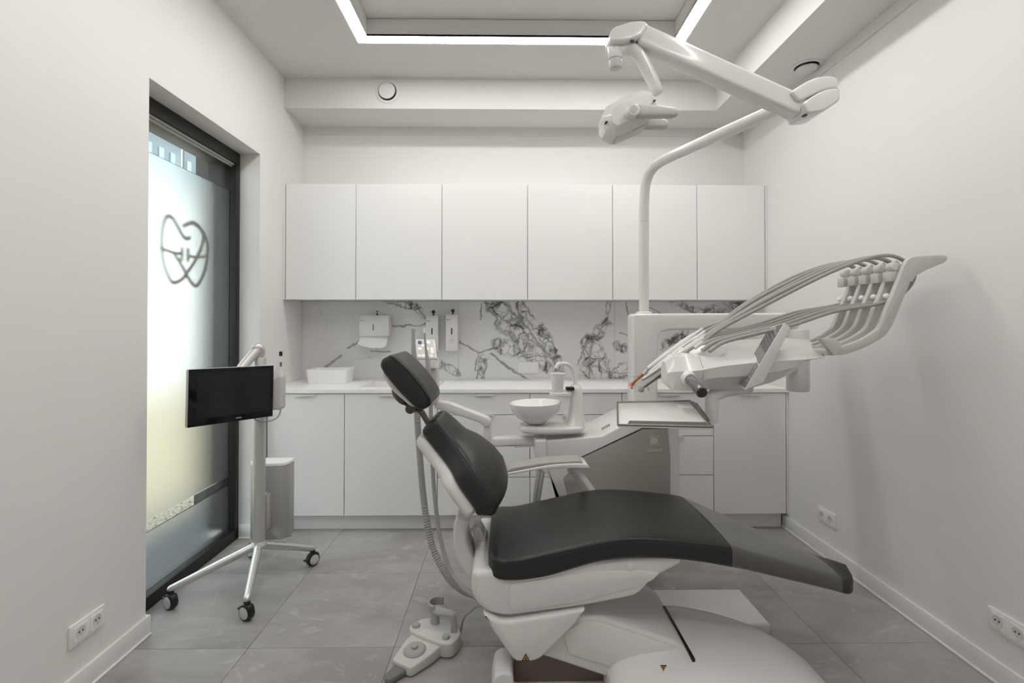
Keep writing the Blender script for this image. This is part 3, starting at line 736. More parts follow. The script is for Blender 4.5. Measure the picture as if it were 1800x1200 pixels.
# ------------------------------------------------------------------ dental chair
CYC = 1.945
chair = thing('dental_chair', 'dental chair with dark upholstery and white base, patient seat in the middle of the room', 'dental chair', (0.45, CYC, 0.0))
top_l = smooth_line([(855, 979), (872, 984), (900, 985), (928, 981), (994, 966), (1066, 951), (1114, 946), (1186, 949), (1233, 954), (1281, 960), (1330, 974), (1463, 1012), (1500, 1024)])
bot_l = smooth_line([(855, 1013), (870, 1021), (900, 1023), (928, 1021), (971, 1013), (1042, 992), (1090, 984), (1138, 983), (1186, 985), (1233, 990), (1280, 998), (1330, 1008), (1453, 1037), (1500, 1050)])
rings = []; X0, X1, HW = -0.062, 0.786, 0.255
NS = 44
for k in range(NS+1):
    f = k/NS; X = X0 + (X1-X0)*f; d = X-X0; rc = 0.06
    hw = HW - (0 if d > rc else rc*(1-math.sqrt(max(0, 1-((rc-d)/rc)**2)))*0.8)
    zt_, zb_ = zline(X, CYC-HW, top_l), zline(X, CYC-HW, bot_l)
    if d < 0.02: q = 0.014*(1-math.sqrt(max(0, 1-((0.02-d)/0.02)**2))); zt_ -= q; zb_ += q
    rings.append(slabring(CYC, hw, zb_, zt_, X, 0.016, 0.010))
seat = obj('seat', loft(rings), UPH, chair, 50)
edge_pts = [(p.x, CYC-HW-0.0005+0.004, zline(p.x, CYC-HW, top_l)-0.006) for p in [Vector((X0+0.065+(X1-X0-0.065)*k/30, 0, 0)) for k in range(31)]]
obj('piping', tube(edge_pts, 0.0028, 6, 1), SEAM, seat)
rings = []; XL1 = 1.365
for k in range(37):
    f = k/36; X = X1+0.002 + (XL1-X1-0.002)*f
    hw = HW - (HW-0.115)*min(1, (X-X1)/0.50)
    d = XL1-X
    if d < 0.09: hw *= math.sqrt(max(0.02, 1-((0.09-d)/0.09)**2))
    Yn = CYC-(HW-(HW-0.115)*min(1, (X-X1)/0.50))
    zt_, zb_ = zline(X, Yn, top_l), zline(X, Yn, bot_l)
    rings.append((X, slabring(CYC, hw, zb_, zt_, X, 0.016, 0.012)))
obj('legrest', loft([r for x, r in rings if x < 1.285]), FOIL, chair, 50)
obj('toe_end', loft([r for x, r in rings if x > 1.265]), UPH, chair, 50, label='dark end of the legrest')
# backrest: cushion lofted along its curved side line
def section_loft(pts, T, rr_, crown, off=0.0, endr=0.022, hwk=0.0):
    """pts: (X, z, halfwidth) from bottom to top; front face follows pts, thickness T behind it"""
    P = [Vector((x, 0, z)) for x, z, h in pts]; rings = []
    def ring(p, t, hw, T0, T1, r, cr):
        n = Vector((t.z, 0, -t.x))
        if n.x < 0: n = -n
        R = slabring(0, hw, T0, T1, 0, r, cr, ce=2.6)
        return [p + n*q.z + Vector((0, CYC+q.y, 0)) for q in R]
    m = len(P); CR = lerp_list(crown, m)
    for i in range(m):
        t = (P[min(i+1, m-1)]-P[max(i-1, 0)]).normalized(); hw = pts[i][2]+hwk
        if i == 0 or i == m-1:
            sg = -1 if i == 0 else 1; ex = []
            for k in (0, 1, 2, 3):
                a = k/3*PI/2*0.97; ins = endr*(1-math.cos(a))
                ex.append(ring(P[i]+t*sg*endr*math.sin(a), t, hw-ins, -T+off+ins*0.8, off-ins*0.8, rr_*(1-0.5*k/3), CR[i]*math.cos(a)))
            rings += ex[::-1] if i == 0 else ex
        else: rings.append(ring(P[i], t, hw, -T+off, off, rr_, CR[i]))
    return loft(rings)
bp = []
for (u, v, Y) in [(871, 899, 1.722), (870, 884, 1.715), (857, 863, 1.715), (840, 840, 1.722), (823, 813, 1.745), (802, 783, 1.805), (784, 760, 1.825), (770, 743, 1.835)]:
    p = at(u, v, Y); bp.append((p.x, CYC-Y, p.z))
bp = [(p.x, p.z, p.y) for p in catmull(bp, 5)]
bk = obj('backrest', section_loft(bp, 0.074, 0.016, [0.020, 0.050, 0.068, 0.068, 0.050, 0.032, 0.028, 0.022]), UPH, chair, 50)
obj('piping', tube([(x-0.004, CYC-h+0.006, z-0.002) for x, z, h in bp], 0.0028, 6, 1), SEAM, bk)
bs = [(x-0.008, z-0.004, h-0.008) for x, z, h in bp]
obj('backrest_shell', section_loft(bs[:-3], 0.050, 0.022, 0.0, off=-0.066, endr=0.03), PLAS2, chair, 50)
# headrest
a0, a1 = at(690, 625, 1.825), at(757, 703, 1.825); ax = (a1-a0); La = ax.length; ax.normalize(); nn = Vector((-ax.z, 0, ax.x))
if nn.x < 0: nn = -nn
Mh = frame((a0.x, 0, a0.z), ax, nn); yz = 1 if Mh.to_3x3().col[2].y > 0 else -1
def hd(poly, y0, y1, r, seg=4): return rprism(poly, Mh, *(sorted((y0*yz, y1*yz))), r, seg)
prof = smooth_line([(-0.012, -0.02), (0.0, 0.004), (0.05, 0.014), (0.11, 0.017), (0.17, 0.014), (La-0.004, 0.004), (La+0.014, -0.018), (La+0.006, -0.050), (La-0.02, -0.064), (0.11, -0.070), (0.015, -0.066), (-0.014, -0.045), (-0.012, -0.02)], 4)[:-1]
head = obj('headrest', hd(prof, 1.815, 2.085, 0.022), UPH, chair, 60)
pp = [Mh @ Vector((a_, b_, 0)) for a_, b_ in smooth_line([(-0.006, -0.006), (0.05, 0.006), (0.11, 0.009), (La-0.01, 0.002), (La+0.004, -0.010)], 5)]
obj('piping', tube([(p.x, 1.817, p.z) for p in pp], 0.0026, 6, 1), SEAM, head)
obj('headrest_shell', hd(rounded([(0.012, -0.062), (La-0.01, -0.062), (La-0.035, -0.080), (0.10, -0.092), (0.03, -0.085)], 0.015), 1.845, 2.055, 0.01), PLAS2, chair)
kp = at(702, 697, 1.93)
kb = ball((0, 0, 0), 0.034, (1.25, 0.9, 0.5)); xform(kb, frame(kp, ax, (0, 1, 0)))
obj('adjusting_knob', kb, BRONZE, chair)
br = [at(712, 706, 1.945), at(724, 716, 1.945), at(738, 721, 1.945), at(749, 737, 1.945), at(762, 760, 1.945)]
obj('headrest_bracket', tube(br, [0.010, 0.013, 0.011, 0.011], 10, 5, flat=1.9), BRONZE, chair)
hp = at(724, 716, 1.945); obj('hinge_pin', cyl((hp.x, 1.905, hp.z), (hp.x, 1.985, hp.z), 0.019, bev=0.003), BRONZE, chair)
# back support arm (white curved bracket from frame to backrest)
poly = smooth_line(xz([(806, 898), (800, 915), (800, 945), (808, 975), (822, 998), (838, 1014)], 1.93), 5) + smooth_line(xz([(853, 1000), (838, 975), (826, 950), (822, 925), (828, 905)], 1.93), 5)
obj('back_support', rprism(poly, M_xz(), 1.87, 2.02, 0.012), PLAS2, chair)
obj('back_support_cover', rprism(rounded(xz([(832, 918), (842, 916), (858, 945), (860, 985), (850, 1000), (836, 970)], 1.98), 0.01), M_xz(), 1.93, 2.03, 0.006), WARMW, chair)
# seat frame shell
YN1 = 1.705
shell = xz([(829, 1010), (827, 1040), (836, 1062), (858, 1079), (890, 1086), (1030, 1067), (1122, 1049), (1150, 1018), (1200, 992), (1200, 975), (1040, 985), (930, 1000), (850, 1003), (836, 1003)], YN1)
obj('seat_frame', rprism(rounded(shell, [.01, .02, .03, .03, .03, .05, .03, .02, .005, .005, .02, .02, .005, .01]), M_xz(), YN1, 2.185, 0.022, 4), PLAS, chair)
pan = xz([(897, 1026), (894, 1060), (900, 1072), (914, 1073), (1010, 1058), (1120, 1030), (1146, 1019), (1160, 1006), (1130, 1002), (1040, 1004)], YN1)
obj('frame_panel', rprism(rounded(pan, 0.012), M_xz(), YN1-0.004, YN1+0.02, 0.003, 2), PLAS, chair)
kn = at(1106, 992, 1.72); obj('frame_knob', lathe([(0.001, -0.022), (0.012, -0.021), (0.020, -0.014), (0.022, 0.0)], (kn.x, 1.722, kn.z), (0, 1, 0), 24), PLAS, chair)
tri = xz([(848, 1075), (880, 1090), (893, 1090), (960, 1080), (1029, 1069), (1010, 1097), (950, 1156), (935, 1161), (908, 1161), (900, 1155), (868, 1110)], YN1)
skirt = obj('pivot_cover', rprism(rounded(tri, [.01, .01, .01, .02, .004, .03, .02, .01, .01, .01, .03]), M_xz(), YN1-0.008, 2.17, 0.012, 3), PLAS, chair)
def warn(u, v, Y, px, flip=False, mat3=None, par=None, y2=None):
    c = at(u, v, Y); s = px*Y/855
    sg = -1 if flip else 1
    M = Matrix(((1, 0, 0, c.x), (0, 0, -1, c.y), (0, 1, 0, c.z), (0, 0, 0, 1)))
    t3 = [(-s/2, -s*0.45*sg), (s/2, -s*0.45*sg), (0, s*0.45*sg)]
    o = obj('warning_sign', rprism(t3, M, -0.001, 0.0012), BLACK, par)
    k = 0.70; cyy = -s*0.12*sg
    obj('sign_face', rprism([(x*k, (y-cyy)*k+cyy) for x, y in t3], M, 0.0008, 0.0016), ORANGE, o)
    hnd = [(-s*0.10, -s*0.27*sg), (s*0.13, -s*0.27*sg), (s*0.10, -s*0.10*sg), (s*0.02, s*0.02*sg), (-s*0.05, s*0.08*sg), (-s*0.05, -s*0.08*sg), (-s*0.13, -s*0.14*sg)]
    obj('hand_sign', rprism(hnd, M, 0.0012, 0.0021), BLACK, o)
warn(924, 1154.5, YN1-0.010, 13.5, False, None, chair)
# lift arm and its inset panel
arm = xz([(930, 1120), (1005, 1084), (1060, 1085), (1190, 1128), (1215, 1146), (1170, 1215), (1130, 1212), (950, 1152)], 1.735)
obj('lift_arm', rprism(rounded(arm, 0.015), M_xz(), 1.735, 2.12, 0.014, 3), PLAS2, chair)
ap = xz([(990, 1112), (1020, 1092), (1050, 1092), (1185, 1137), (1170, 1165), (1148, 1184), (1132, 1188), (1000, 1148)], 1.735)
obj('arm_panel', rprism(rounded(ap, 0.018), M_xz(), 1.730, 1.76, 0.003, 2), PLAS, chair)
# base: solid box coloured dark as the shaded hollow, white foot, hull cover
obj('base_foot', rprism(rounded([(-0.045, 0.0), (-0.052, 0.06), (-0.040, 0.12), (-0.012, 0.134), (0.022, 0.13), (0.030, 0.06), (0.028, 0.0)], 0.012), M_xz(), 1.70, 1.84, 0.008, 3), PLAS2, chair)
obj('base_hollow_shade', box(0.03, 0.45, 1.80, 2.10, 0.0, 0.15, 0.01), mat('brown_shadowed_metal', (0.16, 0.125, 0.095), 0.5), chair)
hr = []
for X, z, hwn, hwf in [(0.36, 0.115, 0.26, 0.12), (0.40, 0.150, 0.30, 0.125), (0.50, 0.178, 0.325, 0.13), (0.66, 0.192, 0.335, 0.13), (0.78, 0.176, 0.335, 0.13), (0.90, 0.148, 0.325, 0.125), (1.02, 0.110, 0.30, 0.11), (1.11, 0.068, 0.26, 0.085), (1.17, 0.030, 0.19, 0.05), (1.19, 0.012, 0.12, 0.02)]:
    c = 1.86; R = []
    pr_ = [(-hwn-0.045, 0.0), (-hwn-0.025, z*0.45), (-hwn+0.02, z*0.80), (-hwn+0.075, z*0.93), (-hwn*0.4, z), (0.02, z*1.02), (hwf, z*1.0), (hwf+0.025, z*0.86), (hwf+0.035, z*0.4), (hwf+0.04, 0.0)]
    hr.append([Vector((X, c+y, zz)) for y, zz in pr_])
hb = loft([[Vector(p) for p in catmull([q for q in ring], 4)] for ring in [list(z) for z in zip(*[catmull([hr[j][i] for j in range(len(hr))], 4) for i in range(10)])] and [[catmull([hr[j][i] for j in range(len(hr))], 4)[s] for i in range(10)] for s in range(4*(len(hr)-1)+1)]])
hull = obj('base_cover', hb, PLAS, chair, 50)
sx0, sx1 = at(1166, 1066, 1.985), at(1213, 1147, 1.70)
obj('cover_slit', box(0.640, 0.650, 1.67, 1.985, 0.180, 0.1985, 0.001), BLACK, chair)
obj('front_lobe', rprism(rounded([(0.45, 0.0), (0.49, 0.13), (0.54, 0.165), (0.66, 0.175), (0.86, 0.14), (1.02, 0.07), (1.06, 0.0)], 0.03), M_xz(), 1.485, 1.62, 0.03, 4), PLAS, chair)
warn(1166, 1174, 1.60, 11.5, True, None, chair)
# connection plate on the floor behind
obj('connection_box', box(0.60, 1.148, 2.10, 2.385, 0.0, 0.048, 0.012, 3), PLAS, chair)
obj('base_plate', box(0.02, 1.0, 1.70, 2.2, 0.0, 0.03, 0.008), PLAS2, chair)
# armrest on the far side
pad = smooth_line(xz([(891, 829), (898, 823), (925, 818), (962, 812.5), (1000, 810), (1019, 809.5), (1025, 813)], 2.165), 4) + smooth_line(xz([(1025, 815), (975, 816), (930, 823), (893, 831)], 2.165), 3)
obj('armrest_pad', rprism(pad, M_xz(), 2.165, 2.265, 0.005, 3), GREYM, chair)
wht = smooth_line(xz([(890, 832), (930, 824.5), (975, 817), (1026, 815.5), (1037, 823)], 2.155), 4) + smooth_line(xz([(1000, 823), (950, 825.5), (891, 835.5)], 2.155), 3)
obj('armrest_shell', rprism(wht, M_xz(), 2.155, 2.275, 0.004, 2), PLAS, chair)
obj('armrest_post', tube([at(1003, 822, 2.22), at(1018, 836, 2.225), at(1040, 866, 2.225), at(1060, 900, 2.225)], 0.022, 12, 4, flat=1.3), PLAS2, chair)

# ------------------------------------------------------------------ dental unit (spittoon body, post, cross beam)
YU1 = 2.42
unit = thing('dental_unit', 'white dental unit body with grey front panel, post and cross beam, behind the chair', 'dental unit', (0.5, 2.6, 0.0))
body = xz([(941, 776), (1058, 766), (1130, 728), (1193, 728), (1196, 800), (1192, 905), (1000, 905), (963, 828), (944, 810)], YU1)
obj('unit_body', rprism(rounded(body, [.012, .01, .01, .01, .1, .01, .02, .02, .015]), M_xz(), YU1, 2.78, 0.010, 3), PLAS, unit)
panp = xz([(1023, 803.5), (1130, 754), (1173.5, 754), (1178, 800), (1178, 903), (1005, 903), (990, 840)], YU1-0.001)
gp = obj('grey_panel', rprism(panp, M_xz(), YU1-0.005, YU1+0.01, 0.002, 2), GREYP, unit)
seamp = xz([(1021, 804), (1129.5, 752.5), (1175, 752.5)], YU1-0.002)
obj('panel_seam', tube([(x, YU1-0.002, z) for x, z in seamp], 0.0028, 6, 1), SEAM, unit)
def uplate(poly, y, th): return rprism(poly, M_xz(), y, y+th)
EMB = mat('pale_grey_emblem', (0.44, 0.425, 0.40), 0.5)
sq = xz([(1142, 765.5), (1158, 765.5), (1158, 783), (1142, 783)], YU1-0.006)
fr = obj('emblem_plate', uplate(rounded(sq, 0.002), YU1-0.007, 0.003), EMB, unit)
cx, cz = (sq[0][0]+sq[1][0])/2, (sq[0][1]+sq[2][1])/2
fl_ = []
for k in range(5):
    a = PI/2+k*2*PI/5; e = lathe([(0.001, 0), (0.0055, 0.0006), (0.001, 0.0012)], (cx+0.0095*math.cos(a), YU1-0.007, cz+0.0095*math.sin(a)), (0, -1, 0), 12); fl_.append(e)
obj('flower_emblem', add(*fl_), WARMW, fr)
sq = xz([(1137, 789), (1164, 789), (1164, 794), (1137, 794)], YU1-0.006)
obj('name_strip', uplate(sq, YU1-0.007, 0.003), EMB, unit)
# sticker on the sloping top
tb0, tb1 = at(1058, 766, YU1), at(1130, 728, YU1); sl = (tb1-tb0).normalized(); Ms = frame(tb0+sl*0.0+Vector((0, 0.0, 0)), sl, (0, 1, 0))
def strip(s0, s1, y0, y1): return rprism([(s0, y0), (s1, y0), (s1, y1), (s0, y1)], Ms, -0.001, 0.0012)
c0 = at(1066, 748, 2.52)
stk = []
for r_ in range(2):
    for q in range(4): stk.append(strip(0.022+q*0.0125+r_*0.004, 0.031+q*0.0125+r_*0.004, 0.090+r_*0.022, 0.104+r_*0.022))
obj('printed_label', add(*stk), PRINT, unit)
obj('filter_cover', rprism(rounded(xz([(940, 774), (962, 773), (964, 832), (958, 834), (943, 820)], YU1-0.02), 0.012), M_xz(), YU1-0.015, 2.72, 0.012, 3), PLAS2, unit)
obj('side_leg', rprism(rounded(xz([(961, 826), (1010, 826), (1012, 1000), (992, 905)], 2.45), 0.01), M_xz(), 2.45, 2.72, 0.01), PLAS2, unit)
obj('unit_link', box(0.30, 0.62, 2.30, 2.60, 0.048, 0.50, 0.02), PLAS2, unit)
for k in (0, 1):
    obj('drain_hose', tube([at(950+k*8, 790, 2.44), at(947+k*7, 828, 2.42), at(940+k*6, 880, 2.38), at(935+k*5, 960, 2.32), at(950, 1010, 2.25)], 0.0115, 10, 6), HOSE, unit)
# rinse tower, bowl, spout
tow = []
for (u, hw, hd_, yc, z) in [(1007, 0.062, 0.085, 2.51, 0.800), (1008, 0.058, 0.082, 2.51, 0.822), (1012, 0.044, 0.070, 2.52, 0.85), (1014, 0.036, 0.060, 2.525, 0.92), (1013.5, 0.030, 0.050, 2.53, 1.00), (1013, 0.026, 0.045, 2.53, 1.022), (1013, 0.020, 0.038, 2.53, 1.028)]:
    x = at(u, 700, 2.5).x; tow.append([Vector((x+a_, yc+b_, z)) for a_, b_ in superring(hw, hd_, 3.2, 28)])
obj('rinse_tower', loft(tow), PLAS, unit)
xa, xb = at(914, 740, 2.5).x, at(1026, 740, 2.5).x
pl_ = [(xa, 2.47), (xa+0.02, 2.43), (xa+0.12, 2.405), (xb-0.05, 2.415), (xb, 2.46), (xb+0.005, 2.55), (xb-0.04, 2.61), (xa+0.1, 2.62), (xa+0.02, 2.58), (xa-0.003, 2.52)]
obj('tower_plinth', rprism([(p.x, p.y) for p in catmull([(a_, b_, 0) for a_, b_ in pl_], 5, True)], M_xy(), 0.797, 0.832, 0.014, 4), PLAS, unit)
bc = at(942, 702, 2.5); axb = Vector((-0.03, 0.02, 1)).normalized()
zb0 = 0.846; bo = Vector((bc.x, 2.5, zb0))
obj('spittoon_bowl', lathe([(0.035, -0.008), (0.050, -0.006), (0.062, 0.004), (0.095, 0.022), (0.120, 0.052), (0.1335, 0.092), (0.134, 0.096), (0.130, 0.098), (0.126, 0.094), (0.112, 0.056), (0.085, 0.030), (0.045, 0.016), (0.001, 0.012)], bo, axb, 48), CERAM, unit, 60)
tu = lathe([(0.013, 0.0), (0.0145, 0.006), (0.012, 0.012)], at(1013, 680, 2.53), (0, 0, 1), 16); tu.free()
obj('water_spout', tube([at(1014, 690, 2.53), at(1011, 670, 2.53), at(1007, 652, 2.53), at(1001, 642, 2.52), at(990, 639, 2.50), at(981, 640.5, 2.48), at(977.5, 647, 2.475)], [0.015, 0.012, 0.0105, 0.010, 0.010], 14, 6), PLAS, unit)
cpos = at(980, 688, 2.46)
obj('cup_holder', rprism([(p.x, p.y) for p in catmull([(cpos.x-0.040, 2.46, 0), (cpos.x-0.02, 2.425, 0), (cpos.x+0.03, 2.425, 0), (cpos.x+0.075, 2.47, 0), (cpos.x+0.08, 2.53, 0), (cpos.x+0.02, 2.52, 0), (cpos.x-0.03, 2.50, 0)], 5, True)], M_xy(), cpos.z-0.024, cpos.z-0.001, 0.006, 3), PLAS, unit)
lv = at(1002, 683, 2.47); obj('fill_sensor', box(lv.x-0.021, lv.x+0.021, 2.455, 2.50, lv.z-0.008, lv.z+0.009, 0.004), BLACK, unit, label='black fill sensor')
cup = lathe([(0.001, 0.003), (0.0245, 0.003), (0.0255, 0.0), (0.0275, 0.001), (0.0355, 0.088), (0.0385, 0.089), (0.0385, 0.093), (0.035, 0.093), (0.034, 0.088), (0.0255, 0.006), (0.001, 0.005)], cpos, (0, 0, 1), 32, False)
tag(obj('plastic_cup', cup, CUPM, smooth=60), 'white plastic cup standing on the holder of the rinse tower', 'cup')
# post with cross beam
fp = xz([(1113, 551), (1398, 549.5), (1409, 555), (1411, 566), (1404, 578), (1180, 580), (1160, 584), (1157, 600), (1157, 735), (1113, 735)], 2.58)
obj('post_and_beam', rprism(rounded(fp, [.02, .02, .012, .02, .01, .02, .02, .02, 0, 0]), M_xz(), 2.58, 2.71, 0.014, 4), PLAS, unit)
pj = xz([(1112.5, 660.5), (1157.5, 660.5), (1157.5, 662), (1112.5, 662)], 2.58)
obj('post_joint', rprism(pj, M_xz(), 2.578, 2.71), GREYL, unit)

# ------------------------------------------------------------------ assistant arm with keypad, suction handpieces
asst = thing('assistant_arm', 'white jointed arm carrying a small keypad, reaching from the unit behind the headrest', 'arm', at(905, 776, 2.52))
poly = xz([(866, 769), (946, 766), (946, 783), (905, 785), (904, 783), (866, 784)], 2.50)
obj('lower_arm', rprism(rounded(poly, 0.006), M_xz(), 2.48, 2.55, 0.008, 3), PLAS, asst)
poly = xz([(764, 702), (790, 706), (845, 727), (858, 732), (863, 739), (861, 748), (853, 750), (843, 741), (790, 724), (764, 716)], 2.50)
obj('upper_arm', rprism(rounded(poly, 0.008), M_xz(), 2.475, 2.545, 0.010, 3), PLAS, asst)
a, b = at(853, 735, 2.51), at(866, 784, 2.51)
obj('elbow', cyl((a.x+0.012, 2.51, b.z+0.004), (a.x+0.012, 2.51, a.z), 0.020, bev=0.004), PLAS, asst)
kq = [at(732.5, 630, 2.40), at(768.5, 630, 2.40), at(764, 596, 2.50), at(730.5, 596, 2.50)]
obj('keypad_back', quadplate([on(kq, 0, 0), on(kq, 1, 0), on(kq, 1, 1), on(kq, 0, 1)], 0.022, 0.004), PLAS, asst)
kf = obj('keypad_face', patch(kq, 0.06, 0.94, 0.03, 0.95, 0.002, 0.0006), GREYL, asst)
def keyb(s0, s1, t0, t1, m): obj('key', patch(kq, s0, s1, t0, t1, 0.003, 0.0022), m, kf)
keyb(0.12, 0.30, 0.74, 0.90, BLUE)
for s0, s1, t0, t1 in ((0.56, 0.74, 0.74, 0.90), (0.30, 0.48, 0.60, 0.72), (0.09, 0.28, 0.42, 0.56), (0.47, 0.64, 0.42, 0.56), (0.72, 0.88, 0.24, 0.56), (0.06, 0.22, 0.06, 0.20), (0.26, 0.42, 0.06, 0.20), (0.46, 0.62, 0.06, 0.20), (0.68, 0.82, 0.06, 0.20)):
    keyb(s0, s1, t0, t1, CUPM)
a, b = at(733, 630, 2.405), at(767.5, 648, 2.405)
obj('handpiece_holder', box(a.x, b.x, 2.405, 2.48, b.z, a.z-0.002, 0.006), CUPM, asst)
a, b = at(756, 648, 2.44), at(768, 712, 2.44)
obj('keypad_stem', box(a.x, b.x, 2.43, 2.53, b.z, a.z, 0.008), GREYL, asst)
def suction(label, body_pts, rads, hose_pts, rh, tip):
    t = thing('suction_handpiece', label, 'suction handpiece', body_pts[-1], 'suction handpieces on the assistant arm')
    obj('tip', tip, FROSTD if rh > 0.012 else CUPM, t)
    obj('handpiece_body', tube(body_pts, rads, 14, 5), GREYM, t)
    obj('hose', tube(hose_pts, rh, 12, 22, ribs=0.14), HOSE2, t)
YS = 2.37
tipA = tube([at(725.8, 586, YS), at(726, 578, YS)], [0.010, 0.012], 16, 1)
suction('thick grey suction handpiece with ribbed hose, behind the headrest', [at(726, 585, YS), at(726.5, 605, YS), at(728, 630, YS), at(731, 660, YS), at(733, 700, YS)], [0.0085, 0.010, 0.013, 0.015, 0.0145],
        [at(733, 700, YS), at(734, 740, YS), at(738, 800, YS-.01), at(743, 860, YS-.03), at(750, 915, YS-.06), at(762, 965, YS-.10), at(785, 1010, YS-.17), at(812, 1036, YS-.24), at(840, 1046, YS-.30)], 0.0165, tipA)
tipB = tube([at(746, 585, YS-.03), at(745.6, 576, YS-.03)], 0.0055, 12, 1)
suction('slim saliva ejector with thin hose, in front of the keypad', [at(746, 584, YS-.03), at(748.5, 612, YS-.03), at(750, 622, YS-.03), at(753, 650, YS-.03), at(757, 700, YS-.03)], [0.0045, 0.0055, 0.008, 0.013, 0.012],
        [at(757, 700, YS-.03), at(758, 760, YS-.03), at(761, 830, YS-.05), at(766, 890, YS-.08), at(774, 945, YS-.12), at(790, 1000, YS-.19), at(812, 1032, YS-.26), at(838, 1050, YS-.32)], 0.0105, tipB)

# ------------------------------------------------------------------ operating light on its pole
lamp = thing('operating_light', 'white dental operating light on a bent pole and balance arm, under the ceiling ring', 'lamp', at(1132, 551, 2.65))
YA = 1.87
pole = [at(1132, 552, 2.65), at(1132, 480, 2.65), at(1132, 400, 2.65), at(1132.5, 350, 2.65), at(1136, 320, 2.64), at(1146, 298, 2.60), at(1168, 281, 2.50), at(1235, 250, 2.28), at(1345, 201, 2.0), at(1408, 172, 1.885)]
obj('pole', tube(pole, 0.0265, 20, 6), PLAS, lamp)
j0 = at(1132, 390, 2.65); obj('pole_joint', cyl(j0-Vector((0, 0, 0.002)), j0+Vector((0, 0, 0.002)), 0.0272), GREYL, lamp)
obj('pole_collar', lathe([(0.045, 0), (0.045, 0.006), (0.036, 0.012), (0.028, 0.013)], at(1132, 551.5, 2.65), (0, 0, 1), 28), PLAS, lamp)
poly = xz([(1376, 172), (1402, 155), (1424, 146), (1446, 145), (1457, 149), (1457.5, 167.5), (1444, 167), (1426, 171.5), (1408, 181), (1390, 189)], YA)
obj('upper_pivot', rprism(rounded(poly, [.01, .03, .03, .02, .01, .003, .02, .03, .02, .01]), M_xz(), 1.815, 1.925, 0.009, 4), PLAS, lamp)
poly = xz([(1394, 194), (1408, 183), (1426, 173), (1444, 168.5), (1457.5, 169), (1457.5, 189), (1430, 208), (1402, 211)], YA)
obj('lower_pivot', rprism(rounded(poly, [.01, .03, .03, .02, .003, .012, .02, .01]), M_xz(), 1.805, 1.930, 0.009, 4), PLAS, lamp)
a = at(1417.5, 201, 1.80); obj('pivot_slot', box(a.x-0.006, a.x+0.006, 1.803, 1.82, a.z-0.0025, a.z+0.0025), BLACK, lamp)
poly = xz([(1126, 50), (1135, 53), (1402, 173), (1412, 180), (1400, 204), (1393, 207), (1118, 84), (1118, 62)], YA)
obj('balance_arm', rprism(rounded(poly, 0.012), M_xz(), 1.830, 1.905, 0.013, 4), PLAS, lamp)
poly = xz([(1067, 70), (1074, 60), (1105, 50), (1127, 49), (1134, 57), (1122, 76), (1100, 84), (1068, 86)], YA)
obj('knuckle', rprism(rounded(poly, 0.012), M_xz(), 1.820, 1.915, 0.010, 4), PLAS, lamp)
a = at(1112, 71, 1.818); obj('pivot_slot', box(a.x-0.007, a.x+0.007, 1.818, 1.83, a.z-0.003, a.z+0.003), BLACK, lamp)
a, b, c = at(1080.5, 72, YA), at(1081.5, 105, YA), at(1082.5, 121, YA)
obj('swivel', cyl(b, a, 0.0275, 0.0285, bev=0.003), PLAS, lamp)
obj('swivel_cap', cyl(c, b, 0.024, 0.025, bev=0.003), GREYL, lamp)
obj('yoke', tube([at(1082, 92, YA), at(1104, 86, YA), at(1118, 91, YA), at(1131, 110, YA), at(1144, 135, YA), at(1154, 158, YA)], [0.022, 0.024, 0.025, 0.0245, 0.023], 14, 6, flat=1.1, cap_round=True), PLAS, lamp)
poly = xz([(1060, 203), (1067, 184), (1100, 167), (1133, 155), (1147, 159), (1158, 179), (1157, 186), (1140, 213), (1102, 231), (1082, 238), (1066, 228), (1061, 218)], 1.80)
obj('lamp_head', rprism(rounded(poly, 0.004, 2), M_xz(), 1.785, 1.925, 0.030, 1), PLAS, lamp, 20)
for u_, v_ in ((1065, 216), (1149, 179)):
    q = at(u_, v_, 1.80); obj('head_slot', box(q.x-0.004, q.x+0.004, 1.785, 1.81, q.z-0.0015, q.z+0.0015), BLACK, lamp)
l0, l1 = at(1084, 238.5, 1.80), at(1140, 214.5, 1.80); dv = (l1-l0); M = frame((l0.x, 0, l0.z), dv, (0, 1, 0))
obj('lamp_lens', rprism(rounded([(0.004, 1.815), (dv.length-0.004, 1.815), (dv.length-0.004, 1.895), (0.004, 1.895)], 0.012), M, -0.004, 0.006, 0.002), GREYL, lamp)
for (Y, u0, v0, ub, vb) in ((1.765, 1112, 196, 1192, 197.5), (1.875, 1125, 216, 1175, 218)):
    a = at(u0, v0, Y); b = at(ub, vb, Y)
    k = obj('handle_hub', cyl((a.x, Y-0.022, a.z), (a.x, Y+0.055, a.z), 0.024, bev=0.006), PLAS, lamp)
    obj('hub_cap', cyl((a.x, Y-0.0235, a.z), (a.x, Y-0.02, a.z), 0.0125), GREYL, k)
    Lb = b.x-a.x
    poly = [(a.x+0.012, a.z+0.024), (a.x+0.5*Lb, a.z+0.021), (b.x-0.01, b.z+0.014), (b.x, b.z+0.002), (b.x-0.003, b.z-0.016), (b.x-0.02, b.z-0.020), (a.x+0.012, a.z-0.024)]
    obj('handle', rprism(rounded(poly, 0.008), M_xz(), Y-0.018, Y+0.018, 0.012, 4), GREYL, lamp)

